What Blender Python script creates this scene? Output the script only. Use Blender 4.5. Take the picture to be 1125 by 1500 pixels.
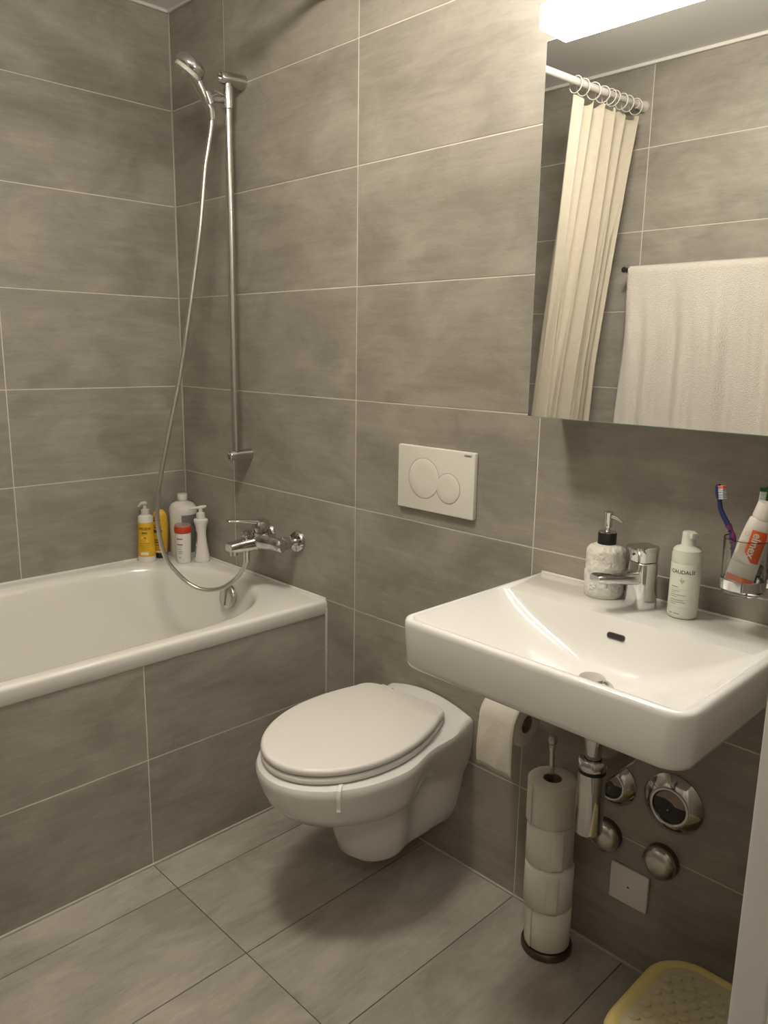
import bpy, bmesh, math, random
from mathutils import Vector, Matrix
from math import sin, cos, pi, radians

# ------------------------------------------------------------------ clear
for o in list(bpy.data.objects):
    bpy.data.objects.remove(o, do_unlink=True)
scene = bpy.context.scene
COL = scene.collection
random.seed(4)

# ------------------------------------------------------------------ camera
cam_d = bpy.data.cameras.new('camera')
cam = bpy.data.objects.new('camera', cam_d)
COL.objects.link(cam)
cam_d.sensor_fit = 'HORIZONTAL'
cam_d.sensor_width = 36.0
cam_d.lens = 36.66
cam_d.clip_start = 0.01
R = Vector((0.70025, 0.71373, 0.01527)); U = Vector((-0.15475, 0.13087, 0.97925)); F = Vector((-0.69692, 0.68809, -0.20209))
M = Matrix(((R.x, U.x, -F.x, 2.5058), (R.y, U.y, -F.y, -1.4572), (R.z, U.z, -F.z, 1.3340), (0, 0, 0, 1)))
cam.matrix_world = M
scene.camera = cam

# ------------------------------------------------------------------ world, exposure, light strengths
world = bpy.data.worlds.new('world'); scene.world = world
world.use_nodes = True
world.node_tree.nodes['Background'].inputs[0].default_value = (0.9, 0.95, 1.0, 1)
world.node_tree.nodes['Background'].inputs[1].default_value = 0.05
scene.view_settings.view_transform = 'Standard'
scene.view_settings.look = 'None'
scene.view_settings.exposure = 0.0
scene.view_settings.gamma = 1.0
scene.view_settings.use_curve_mapping = False
MIRROR_LAMP = 36.0      # emission of the light bar above the mirror
CEILING_LAMP = 75.0      # emission of the round ceiling lamp
HALL_LAMP = 34.0         # emission of the hall lamp outside the door

# ------------------------------------------------------------------ helpers
def empty(name, loc=(0, 0, 0), rz=0.0):
    o = bpy.data.objects.new(name, None); COL.objects.link(o)
    o.location = loc; o.rotation_euler = (0, 0, rz); o.empty_display_size = 0.05
    return o

def tag(o, label, cat, group=None, kind=None):
    o['label'] = label; o['category'] = cat
    if group: o['group'] = group
    if kind: o['kind'] = kind
    return o

def link(name, me, mat, parent=None, loc=None, rot=None):
    o = bpy.data.objects.new(name, me); COL.objects.link(o)
    if mat is not None and not me.materials: me.materials.append(mat)
    if parent is not None: o.parent = parent
    if loc is not None: o.location = loc
    if rot is not None: o.rotation_euler = rot
    return o

def finish(bm, name, smooth=40):
    bmesh.ops.recalc_face_normals(bm, faces=bm.faces[:])
    me = bpy.data.meshes.new(name); bm.to_mesh(me); bm.free()
    if smooth:
        for p in me.polygons: p.use_smooth = True
        me.set_sharp_from_angle(angle=radians(smooth))
    return me

def add_geo(bm, verts, faces):
    vs = [bm.verts.new(v) for v in verts]
    for f in faces:
        try: bm.faces.new([vs[i] for i in f])
        except ValueError: pass
    return vs

def add_box(bm, lo, hi, bevel=0.0, seg=2):
    lo = Vector(lo); hi = Vector(hi)
    r = bmesh.ops.create_cube(bm, size=1.0)
    vs = r['verts']
    for v in vs:
        v.co = Vector(((lo.x + hi.x) / 2 + v.co.x * (hi.x - lo.x), (lo.y + hi.y) / 2 + v.co.y * (hi.y - lo.y), (lo.z + hi.z) / 2 + v.co.z * (hi.z - lo.z)))
    if bevel > 0:
        es = list({e for v in vs for e in v.link_edges})
        bmesh.ops.bevel(bm, geom=es, offset=bevel, segments=seg, profile=0.5, affect='EDGES')

def add_rings(bm, rings, cap0=True, cap1=True, closed=True):
    """rings: list of lists of points with one count; skins them"""
    V = [[bm.verts.new(p) for p in r] for r in rings]
    n = len(V[0])
    for a, b in zip(V, V[1:]):
        for i in range(n if closed else n - 1):
            j = (i + 1) % n
            try: bm.faces.new((a[i], a[j], b[j], b[i]))
            except ValueError: pass
    if cap0: bm.faces.new(V[0][::-1])
    if cap1: bm.faces.new(V[-1])
    return V

def frame(d):
    d = Vector(d).normalized()
    a = Vector((0, 0, 1)) if abs(d.z) < 0.9 else Vector((1, 0, 0))
    x = a.cross(d).normalized(); y = d.cross(x).normalized()
    return x, y, d

def add_lathe(bm, prof, n=32, origin=(0, 0, 0), axis=(0, 0, 1), sx=1.0, sy=1.0):
    """prof: (radius, height) pairs along axis"""
    x, y, d = frame(axis); o = Vector(origin)
    if Vector(axis).normalized() == Vector((0, 0, 1)): x, y = Vector((1, 0, 0)), Vector((0, 1, 0))
    prev = None
    for r, h in prof:
        if r < 1e-6: cur = [bm.verts.new(o + d * h)]
        else: cur = [bm.verts.new(o + d * h + x * (r * sx * cos(2 * pi * i / n)) + y * (r * sy * sin(2 * pi * i / n))) for i in range(n)]
        if prev is not None:
            for i in range(n):
                j = (i + 1) % n
                if len(prev) == 1 and len(cur) == 1: break
                if len(prev) == 1: bm.faces.new((prev[0], cur[j], cur[i]))
                elif len(cur) == 1: bm.faces.new((prev[i], prev[j], cur[0]))
                else: bm.faces.new((prev[i], prev[j], cur[j], cur[i]))
        prev = cur

def add_tube(bm, pts, r, n=12, caps=True, flat=1.0):
    pts = [Vector(p) for p in pts]
    rs = r if isinstance(r, (list, tuple)) else [r] * len(pts)
    x = None; rings = []
    for i, p in enumerate(pts):
        t = (pts[min(i + 1, len(pts) - 1)] - pts[max(i - 1, 0)]).normalized()
        if x is None: x, y, _ = frame(t)
        else:
            x = (x - t * x.dot(t)).normalized(); y = t.cross(x).normalized()
        rings.append([p + x * (rs[i] * cos(2 * pi * k / n)) + y * (rs[i] * flat * sin(2 * pi * k / n)) for k in range(n)])
    add_rings(bm, rings, caps, caps)

def spline(pts, m=8):
    pts = [Vector(p) for p in pts]; out = []
    P = [pts[0] * 2 - pts[1]] + pts + [pts[-1] * 2 - pts[-2]]
    for i in range(1, len(P) - 2):
        for k in range(m):
            t = k / m; a, b, c, d = P[i - 1], P[i], P[i + 1], P[i + 2]
            out.append(0.5 * ((2 * b) + (c - a) * t + (2 * a - 5 * b + 4 * c - d) * t * t + (3 * b - a - 3 * c + d) * t ** 3))
    out.append(pts[-1]); return out

def rrect(w, h, r, n=6, cx=0.0, cy=0.0):
    out = []
    for (sx, sy, a0) in ((1, 1, 0), (-1, 1, 90), (-1, -1, 180), (1, -1, 270)):
        for i in range(n + 1):
            a = radians(a0 + 90 * i / n)
            out.append((cx + sx * (w / 2 - r) + r * cos(a), cy + sy * (h / 2 - r) + r * sin(a)))
    return out

def inset(o, d):
    n = len(o); out = []
    for i in range(n):
        a = Vector(o[i - 1]); b = Vector(o[(i + 1) % n]); t = (b - a)
        if t.length < 1e-9: out.append(o[i]); continue
        t.normalize(); out.append((o[i][0] - t.y * d, o[i][1] + t.x * d))
    return out

def add_slab(bm, o, z0, z1, r=0.0, seg=3, dome=0.0):
    """a slab with counter-clockwise outline o between z0 and z1 with rounded rims"""
    rings = []
    if r > 0:
        for k in range(seg + 1):
            a = pi / 2 * k / seg          # lower rim, from underside out to the side
            rings.append([(x, y, z0 + r * (1 - cos(a))) for x, y in inset(o, r * (1 - sin(a)))])
        for k in range(seg + 1):
            a = pi / 2 * k / seg          # upper rim, from the side in to the top
            rings.append([(x, y, z1 - r * (1 - sin(a))) for x, y in inset(o, r * (1 - cos(a)))])
    else:
        rings = [[(x, y, z0) for x, y in o], [(x, y, z1) for x, y in o]]
    if dome:
        last = rings[-1]; cx = sum(p[0] for p in last) / len(last); cy = sum(p[1] for p in last) / len(last); zz = last[0][2]
        for s in (0.8, 0.5, 0.2):
            rings.append([(cx + (x - cx) * s, cy + (y - cy) * s, zz + dome * (1 - s * s)) for x, y, z in last])
    add_rings(bm, rings)

def obj_box(name, lo, hi, mat, parent=None, bevel=0.0, seg=2, smooth=40):
    bm = bmesh.new(); add_box(bm, lo, hi, bevel, seg)
    return link(name, finish(bm, name, smooth if bevel else 0), mat, parent)

def obj_lathe(name, prof, mat, parent=None, n=32, origin=(0, 0, 0), axis=(0, 0, 1), smooth=40, **k):
    bm = bmesh.new(); add_lathe(bm, prof, n, origin, axis, **k)
    return link(name, finish(bm, name, smooth), mat, parent)

def obj_tube(name, pts, r, mat, parent=None, n=12, smooth=50, flat=1.0):
    bm = bmesh.new(); add_tube(bm, pts, r, n, True, flat)
    return link(name, finish(bm, name, smooth), mat, parent)

def text_mesh(s, size, bold=0.0, align='CENTER'):
    cu = bpy.data.curves.new('lettering', 'FONT'); cu.body = s; cu.size = size
    cu.align_x = align; cu.align_y = 'CENTER'; cu.offset = bold; cu.resolution_u = 3
    o = bpy.data.objects.new('lettering', cu); COL.objects.link(o)
    dg = bpy.context.evaluated_depsgraph_get()
    me = bpy.data.meshes.new_from_object(o.evaluated_get(dg))
    bpy.data.objects.remove(o, do_unlink=True)
    return me

def obj_text(name, s, size, mat, parent, fn, bold=0.0, align='CENTER', sx=1.0):
    """flat print: fn maps (u, v) in metres to a point just above the surface"""
    me = text_mesh(s, size, bold, align)
    bm = bmesh.new(); bm.from_mesh(me)
    bmesh.ops.triangulate(bm, faces=bm.faces[:])
    for v in bm.verts: v.co = fn(v.co.x * sx, v.co.y)
    me2 = bpy.data.meshes.new(name); bm.to_mesh(me2); bm.free()
    bpy.data.meshes.remove(me)
    return link(name, me2, mat, parent)

def obj_print(name, quads, mat, parent, fn, nu=8):
    """flat printed rectangles (u0,v0,u1,v1) wrapped on a surface"""
    bm = bmesh.new()
    for (u0, v0, u1, v1) in quads:
        a = [bm.verts.new(fn(u0 + (u1 - u0) * i / nu, v0)) for i in range(nu + 1)]
        b = [bm.verts.new(fn(u0 + (u1 - u0) * i / nu, v1)) for i in range(nu + 1)]
        for i in range(nu): bm.faces.new((a[i], a[i + 1], b[i + 1], b[i]))
    bmesh.ops.remove_doubles(bm, verts=bm.verts[:], dist=1e-5)
    me = bpy.data.meshes.new(name); bm.to_mesh(me); bm.free()
    o = link(name, me, mat, parent)
    if len(quads) > 1: o['kind'] = 'stuff'
    return o

# ------------------------------------------------------------------ materials
def principled(name, color, rough=0.5, metal=0.0, **kw):
    m = bpy.data.materials.new(name); m.use_nodes = True
    b = m.node_tree.nodes['Principled BSDF']
    b.inputs['Base Color'].default_value = (*color, 1)
    b.inputs['Roughness'].default_value = rough
    b.inputs['Metallic'].default_value = metal
    for k, v in kw.items(): b.inputs[k].default_value = v
    return m

def speckle(m, scale=40.0, amount=0.06, bump=0.0, dist=0.001, detail=4.0):
    """slight procedural variation of colour and relief"""
    nt = m.node_tree; N = nt.nodes; L = nt.links; b = N['Principled BSDF']
    c = b.inputs['Base Color'].default_value[:]
    tc = N.new('ShaderNodeTexCoord'); nz = N.new('ShaderNodeTexNoise')
    nz.inputs['Scale'].default_value = scale; nz.inputs['Detail'].default_value = detail
    L.new(tc.outputs['Object'], nz.inputs['Vector'])
    mx = N.new('ShaderNodeMix'); mx.data_type = 'RGBA'
    mx.inputs['A'].default_value = tuple(max(0, v * (1 - amount)) for v in c[:3]) + (1,)
    mx.inputs['B'].default_value = tuple(min(1, v * (1 + amount)) for v in c[:3]) + (1,)
    L.new(nz.outputs['Fac'], mx.inputs['Factor']); L.new(mx.outputs['Result'], b.inputs['Base Color'])
    if bump:
        bp = N.new('ShaderNodeBump'); bp.inputs['Strength'].default_value = bump; bp.inputs['Distance'].default_value = dist
        L.new(nz.outputs['Fac'], bp.inputs['Height']); L.new(bp.outputs['Normal'], b.inputs['Normal'])
    return m

def tile_material(name, dark, light, rough):
    m = bpy.data.materials.new(name); m.use_nodes = True
    nt = m.node_tree; N = nt.nodes; L = nt.links; b = N['Principled BSDF']
    tc = N.new('ShaderNodeTexCoord'); oi = N.new('ShaderNodeObjectInfo')
    mul = N.new('ShaderNodeMath'); mul.operation = 'MULTIPLY'; mul.inputs[1].default_value = 57.0
    L.new(oi.outputs['Random'], mul.inputs[0])
    add = N.new('ShaderNodeVectorMath'); add.operation = 'ADD'
    L.new(tc.outputs['Object'], add.inputs[0]); L.new(mul.outputs[0], add.inputs[1])
    def noise(sx, sy, scale, detail, rgh=0.55, dis=0.0):
        mp = N.new('ShaderNodeMapping'); mp.inputs['Scale'].default_value = (sx, sy, 1)
        L.new(add.outputs[0], mp.inputs['Vector'])
        n = N.new('ShaderNodeTexNoise'); n.inputs['Scale'].default_value = scale; n.inputs['Detail'].default_value = detail
        n.inputs['Roughness'].default_value = rgh; n.inputs['Distortion'].default_value = dis
        L.new(mp.outputs['Vector'], n.inputs['Vector']); return n
    cloud = noise(1.0, 1.7, 4.5, 6, 0.6, 0.6)
    streak = noise(1.0, 9.0, 7.0, 8, 0.7)
    fine = noise(1.0, 4.0, 60.0, 4, 0.6)
    def madd(a, ka, bsock, kb):
        x = N.new('ShaderNodeMath'); x.operation = 'MULTIPLY'; x.inputs[1].default_value = ka; L.new(a, x.inputs[0])
        y = N.new('ShaderNodeMath'); y.operation = 'MULTIPLY_ADD'; y.inputs[1].default_value = kb
        L.new(bsock, y.inputs[0]); L.new(x.outputs[0], y.inputs[2]); return y.outputs[0]
    s = madd(cloud.outputs['Fac'], 0.60, streak.outputs['Fac'], 0.27)
    s = madd(s, 1.0, fine.outputs['Fac'], 0.13)
    cr = N.new('ShaderNodeValToRGB')
    cr.color_ramp.elements[0].position = 0.39; cr.color_ramp.elements[0].color = (*dark, 1)
    cr.color_ramp.elements[1].position = 0.62; cr.color_ramp.elements[1].color = (*light, 1)
    L.new(s, cr.inputs['Fac']); L.new(cr.outputs['Color'], b.inputs['Base Color'])
    b.inputs['Roughness'].default_value = rough
    bp = N.new('ShaderNodeBump'); bp.inputs['Strength'].default_value = 0.12; bp.inputs['Distance'].default_value = 0.002
    L.new(s, bp.inputs['Height']); L.new(bp.outputs['Normal'], b.inputs['Normal'])
    return m

M_TILE = tile_material('wall_tile_concrete', (0.235, 0.215, 0.183), (0.365, 0.337, 0.292), 0.42)
M_FTILE = tile_material('floor_tile_concrete', (0.265, 0.242, 0.207), (0.420, 0.386, 0.335), 0.45)
M_GROUT = speckle(principled('grout_light', (0.66, 0.62, 0.54), 0.85), 300, 0.12)
M_FGROUT = speckle(principled('grout_floor', (0.075, 0.066, 0.055), 0.9), 300, 0.15)
M_SEAL = speckle(principled('silicone_grey', (0.46, 0.43, 0.37), 0.5), 80, 0.06)
M_SEALW = speckle(principled('silicone_white', (0.78, 0.76, 0.71), 0.5), 80, 0.04)
M_CEIL = speckle(principled('ceiling_paint', (0.84, 0.83, 0.81), 0.8), 160, 0.03, 0.05)
M_PAINT = speckle(principled('door_frame_paint', (0.66, 0.65, 0.64), 0.4), 60, 0.02)
M_HALL = speckle(principled('hall_paint', (0.6, 0.58, 0.54), 0.8), 60, 0.03)
M_WOOD = speckle(principled('hall_floor_wood', (0.28, 0.19, 0.12), 0.5), 14, 0.25)
M_CERAMIC = speckle(principled('white_ceramic', (0.745, 0.735, 0.71), 0.12, **{'Coat Weight': 0.4, 'Coat Roughness': 0.04}), 5, 0.015)
M_ENAMEL = speckle(principled('bath_enamel', (0.80, 0.785, 0.74), 0.16, **{'Coat Weight': 0.3, 'Coat Roughness': 0.06}), 5, 0.02)
M_PLASTIC = speckle(principled('white_plastic', (0.76, 0.735, 0.70), 0.28), 8, 0.015)
M_PLATE = speckle(principled('flush_plate_plastic', (0.72, 0.70, 0.64), 0.35), 10, 0.015)
M_PLASTIC_GREY = speckle(principled('cloudy_plastic', (0.62, 0.60, 0.55), 0.35), 20, 0.05)
M_CHROME = speckle(principled('chrome', (0.62, 0.61, 0.60), 0.10, 1.0), 25, 0.05)
M_CHROME_B = speckle(principled('brushed_chrome', (0.60, 0.58, 0.55), 0.24, 1.0), 60, 0.08)
M_STEEL_HOSE = principled('hose_metal', (0.68, 0.65, 0.60), 0.30, 1.0)
M_MIRROR = principled('mirror_glass', (0.93, 0.94, 0.94), 0.0, 1.0)
M_GEDGE = speckle(principled('mirror_edge_green', (0.36, 0.52, 0.45), 0.2), 30, 0.05)
M_BLACK = speckle(principled('black_plastic', (0.012, 0.012, 0.013), 0.35), 30, 0.2)
M_DARK = principled('dark_void', (0.02, 0.017, 0.014), 0.6)
M_DARKMET = speckle(principled('dark_bronze_metal', (0.16, 0.14, 0.12), 0.3, 1.0), 30, 0.15)
M_PAPER = speckle(principled('toilet_paper', (0.70, 0.66, 0.59), 0.95), 70, 0.05, 0.5, 0.002, 3)
M_CARD = speckle(principled('cardboard_core', (0.30, 0.24, 0.17), 0.9), 60, 0.1)
M_CURTAIN = speckle(principled('curtain_fabric', (0.54, 0.49, 0.395), 0.85), 55, 0.10, 0.25, 0.001)
M_TOWEL = speckle(principled('terry_towel', (0.62, 0.585, 0.525), 0.98, **{'Sheen Weight': 0.3}), 260, 0.10, 0.9, 0.004, 3)
M_YELLOWP = speckle(principled('yellow_plastic', (0.74, 0.62, 0.24), 0.4), 12, 0.05)
M_PADGREY = speckle(principled('grip_rubber', (0.57, 0.51, 0.34), 0.7), 60, 0.08)
M_STOOLTOP = speckle(principled('stool_mat_rubber', (0.58, 0.52, 0.33), 0.7), 60, 0.08)
M_YLABEL = speckle(principled('yellow_label', (0.74, 0.44, 0.02), 0.45), 25, 0.07)
M_YBOTTLE = speckle(principled('mustard_bottle', (0.66, 0.40, 0.03), 0.35), 15, 0.08)
M_RED = speckle(principled('red_plastic', (0.52, 0.05, 0.015), 0.3), 20, 0.08)
M_GREYLABEL = speckle(principled('grey_label', (0.20, 0.21, 0.20), 0.5), 90, 0.15)
M_INK = principled('dark_ink', (0.05, 0.045, 0.04), 0.6)
M_INKG = principled('grey_ink', (0.25, 0.24, 0.21), 0.6)
M_INKB = principled('brown_ink', (0.12, 0.07, 0.01), 0.6)
M_INKY = principled('light_yellow_print', (0.85, 0.68, 0.28), 0.5)
M_INKW = principled('white_print', (0.80, 0.77, 0.72), 0.5)
M_INKGREEN = principled('dark_green_print', (0.02, 0.07, 0.03), 0.5)
M_INKBLUE = principled('blue_print', (0.07, 0.09, 0.26), 0.5)
M_INKPINK = principled('pink_print', (0.42, 0.22, 0.18), 0.5)
M_ORANGE = speckle(principled('orange_print', (0.80, 0.12, 0.012), 0.4), 30, 0.05)
M_FAINT = principled('faint_orange_print', (0.74, 0.52, 0.42), 0.5)
M_TUBE = speckle(principled('tube_laminate', (0.78, 0.74, 0.69), 0.35), 18, 0.03)
M_MINT = speckle(principled('pale_mint_plastic', (0.66, 0.70, 0.60), 0.35), 10, 0.03)
M_STONE = speckle(principled('white_stoneware', (0.70, 0.68, 0.62), 0.6), 65, 0.08, 0.9, 0.010, 2)
M_BLUE = speckle(principled('blue_plastic', (0.015, 0.025, 0.11), 0.3), 20, 0.2)
M_PURPLE = speckle(principled('purple_rubber', (0.16, 0.02, 0.11), 0.4), 20, 0.15)
M_GREEN = speckle(principled('green_plastic', (0.02, 0.12, 0.02), 0.35), 20, 0.2)
M_BRIS = speckle(principled('pale_bristles', (0.66, 0.72, 0.76), 0.7), 200, 0.15)
M_BRISR = speckle(principled('pink_bristles', (0.85, 0.28, 0.22), 0.7), 200, 0.1)
M_GLASS = principled('clear_glass', (0.95, 0.97, 0.95), 0.02, 0.0, **{'Transmission Weight': 1.0, 'IOR': 1.45})
M_CLEARP = principled('clear_plastic', (0.9, 0.9, 0.88), 0.15, 0.0, **{'Transmission Weight': 0.75, 'IOR': 1.3})
M_METERLABEL = speckle(principled('meter_label_pink', (0.34, 0.26, 0.24), 0.5), 120, 0.35)
M_METERGLASS = principled('meter_dark_glass', (0.006, 0.006, 0.007), 0.08)

def emitter(name, color, strength):
    m = bpy.data.materials.new(name); m.use_nodes = True
    b = m.node_tree.nodes['Principled BSDF']
    b.inputs['Base Color'].default_value = (0.8, 0.8, 0.8, 1)
    b.inputs['Emission Color'].default_value = (*color, 1)
    b.inputs['Emission Strength'].default_value = strength
    return m
M_LAMP = emitter('lamp_diffuser_lit', (1.0, 0.95, 0.87), MIRROR_LAMP)
M_CLAMP = emitter('ceiling_diffuser_lit', (1.0, 0.91, 0.76), CEILING_LAMP)
M_HLAMP = emitter('hall_diffuser_lit', (1.0, 0.9, 0.78), HALL_LAMP)

# ================================================================== THE ROOM
XR, YD, ZC = 2.30, -1.70, 2.40      # right wall, opposite wall, ceiling
WB = 0.79                           # bath width
REC = 0.0010                        # tile face stands this far proud of the grout

def struct(o):
    o['kind'] = 'structure'; return o

TILES = {}
def tile(parent, mat, origin, ux, uy, nrm, w, h, gap=0.0030):
    """one tile w x h, its centre at origin, face on the wall plane"""
    if mat is M_FTILE: gap = 0.0024
    key = (mat.name, round(w, 4), round(h, 4))
    if key not in TILES:
        bm = bmesh.new(); a, b2 = w / 2 - gap / 2, h / 2 - gap / 2; c = 0.0005
        add_rings(bm, [[(-a, -b2, -0.006), (a, -b2, -0.006), (a, b2, -0.006), (-a, b2, -0.006)],
                       [(-a, -b2, -c), (a, -b2, -c), (a, b2, -c), (-a, b2, -c)],
                       [(-a + c, -b2 + c, 0), (a - c, -b2 + c, 0), (a - c, b2 - c, 0), (-a + c, b2 - c, 0)]])
        TILES[key] = finish(bm, 'tile', 0)
    o = link('tile', TILES[key], mat, parent)
    ux, uy, nz = Vector(ux), Vector(uy), Vector(nrm)
    off = nz * random.uniform(-0.0003, 0.0002)
    p = Vector(origin) + off
    o.matrix_world = Matrix(((ux.x, uy.x, nz.x, p.x), (ux.y, uy.y, nz.y, p.y), (ux.z, uy.z, nz.z, p.z), (0, 0, 0, 1)))
    return o

def tile_field(parent, mat, us, vs, fn, ux, uy, nrm, skip=None):
    for a, b in zip(us, us[1:]):
        for c, d in zip(vs, vs[1:]):
            if skip and skip((a + b) / 2, (c + d) / 2): continue
            tile(parent, mat, fn((a + b) / 2, (c + d) / 2), ux, uy, nrm, abs(b - a), abs(d - c))

ROWS = [0.0, 0.3, 0.6, 0.9, 1.2, 1.5, 1.8, 2.1, 2.4]
# floor
floor = struct(obj_box('floor', (-0.1, YD - 0.1, -0.12), (XR + 0.12, 0.1, -REC), M_FGROUT))
tile_field(floor, M_FTILE, [-1.7, -1.196, -0.596, 0.0], [WB, 0.914, 1.214, 1.514, 1.814, 2.114, 2.30],
           lambda u, v: (v, u, 0), (0, 1, 0), (-1, 0, 0), (0, 0, 1))
# back wall (toilet and basin)
wall_back = struct(obj_box('wall_back', (-0.1, REC, -0.12), (XR + 0.12, 0.12, ZC + 0.1), M_GROUT))
tile_field(wall_back, M_TILE, [0.0, 0.314, 0.914, 1.514, 2.114, 2.30], ROWS, lambda u, v: (u, 0, v), (1, 0, 0), (0, 0, 1), (0, -1, 0))
# left wall (behind the bath)
wall_left = struct(obj_box('wall_left', (-0.12, YD - 0.1, -0.12), (-REC, 0.0, ZC + 0.1), M_GROUT))
tile_field(wall_left, M_TILE, [-1.7, -1.197, -0.597, 0.0], ROWS[2:], lambda u, v: (0, u, v), (0, 1, 0), (0, 0, 1), (1, 0, 0))
# opposite wall (seen in the mirror)
wall_front = struct(obj_box('wall_front', (0.0, YD - 0.12, -0.12), (XR + 0.12, YD - REC, ZC + 0.1), M_GROUT))
tile_field(wall_front, M_TILE, [0.0, 0.335, 0.935, 1.535, 2.135, 2.30], ROWS, lambda u, v: (u, YD, v), (-1, 0, 0), (0, 0, 1), (0, 1, 0))
# right wall with the doorway
DY0, DY1, DZ = -0.735, -1.66, 2.03
bm = bmesh.new()
add_box(bm, (XR + REC, DY0, -0.12), (XR + 0.12, 0.0, ZC + 0.1))
add_box(bm, (XR + REC, YD, -0.12), (XR + 0.12, DY1, ZC + 0.1))
add_box(bm, (XR + REC, DY1, DZ), (XR + 0.12, DY0, ZC + 0.1))
wall_right = struct(link('wall_right', finish(bm, 'wall_right', 0), M_GROUT))
tile_field(wall_right, M_TILE, [-0.69, -0.6, 0.0], ROWS, lambda u, v: (XR, u, v), (0, -1, 0), (0, 0, 1), (-1, 0, 0))
ceiling = struct(obj_box('ceiling', (-0.1, YD - 0.1, ZC), (XR + 0.12, 0.1, ZC + 0.1), M_CEIL))

# sealant beads
def bead(name, lo, hi, mat):
    o = struct(obj_box(name, lo, hi, mat, None, 0.0018, 2)); return o
bead('trim_1', (0.0, -0.006, 0.6), (0.006, 0.0, ZC), M_SEAL)
bead('trim_2', (0.0, -0.010, ZC - 0.010), (XR, 0.0, ZC), M_SEALW)
bead('trim_3', (0.0, YD, ZC - 0.010), (0.010, -0.010, ZC), M_SEALW)
bead('trim_4', (0.010, YD, ZC - 0.012), (XR, YD + 0.012, ZC), M_SEALW)
bead('trim_5', (WB, -0.007, 0.0), (WB + 0.007, 0.0, 0.575), M_SEAL)
bead('trim_6', (WB, YD, 0.0), (WB + 0.006, -0.007, 0.006), M_SEAL)
bead('trim_7', (WB + 0.007, -0.006, 0.0), (XR, 0.0, 0.006), M_SEAL)

# bath apron
apron = struct(obj_box('wall_apron', (WB - 0.02, YD, -0.10), (WB - REC, 0.0, 0.556), M_GROUT))
tile_field(apron, M_TILE, [-1.7, -1.195, -0.595, 0.0], [0.0, 0.3, 0.556], lambda u, v: (WB, u, v), (0, 1, 0), (0, 0, 1), (1, 0, 0))

# door frame and the hall the photo is taken from
door = empty('door_1', (XR, DY0, 0)); struct(door)
def dpart(name, lo, hi, b=0.003):
    L0 = Vector((XR, DY0, 0)); return obj_box(name, Vector(lo) - L0, Vector(hi) - L0, M_PAINT, door, b)
dpart('casing', (2.285, -0.758, 0.0), (2.322, -0.690, 2.075))
dpart('jamb', (2.322, -0.770, 0.0), (2.440, -0.730, 2.04))
dpart('casing', (2.285, -1.70, 2.03), (2.322, -0.752, 2.075))
dpart('jamb', (2.322, -1.665, 0.0), (2.440, -1.640, 2.04))
dpart('head_jamb', (2.322, -1.640, 2.02), (2.440, -0.764, 2.04))
struct(obj_box('floor_hall', (XR + 0.12, -2.6, -0.12), (3.9, 0.3, -0.001), M_WOOD))
struct(obj_box('wall_hall_far', (3.8, -2.6, 0), (3.9, 0.3, ZC), M_HALL))
struct(obj_box('wall_hall_end', (XR + 0.12, 0.2, 0), (3.8, 0.3, ZC), M_HALL))
struct(obj_box('wall_hall_rear', (XR + 0.12, -2.6, 0), (3.8, -2.5, ZC), M_HALL))
struct(obj_box('ceiling_hall', (XR + 0.12, -2.6, ZC), (3.9, 0.3, ZC + 0.1), M_CEIL))

def ceiling_lamp(name, x, y, r, mat, label):
    t = empty(name, (x, y, ZC)); tag(t, label, 'ceiling lamp')
    obj_lathe('base_ring', [(0, 0), (r, 0), (r, -0.03), (r - 0.01, -0.034), (0, -0.034)], M_PAINT, t, 48)
    obj_lathe('diffuser', [(r - 0.012, -0.034), (r - 0.010, -0.060), (r - 0.018, -0.085), (r * 0.7, -0.108), (r * 0.35, -0.120), (0, -0.123)], mat, t, 48)
ceiling_lamp('ceiling_lamp', 1.30, -0.80, 0.15, M_CLAMP, 'round white ceiling lamp above the bathroom floor')
ceiling_lamp('hall_lamp', 2.95, -1.75, 0.15, M_HLAMP, 'round ceiling lamp in the hall outside the door')

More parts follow.
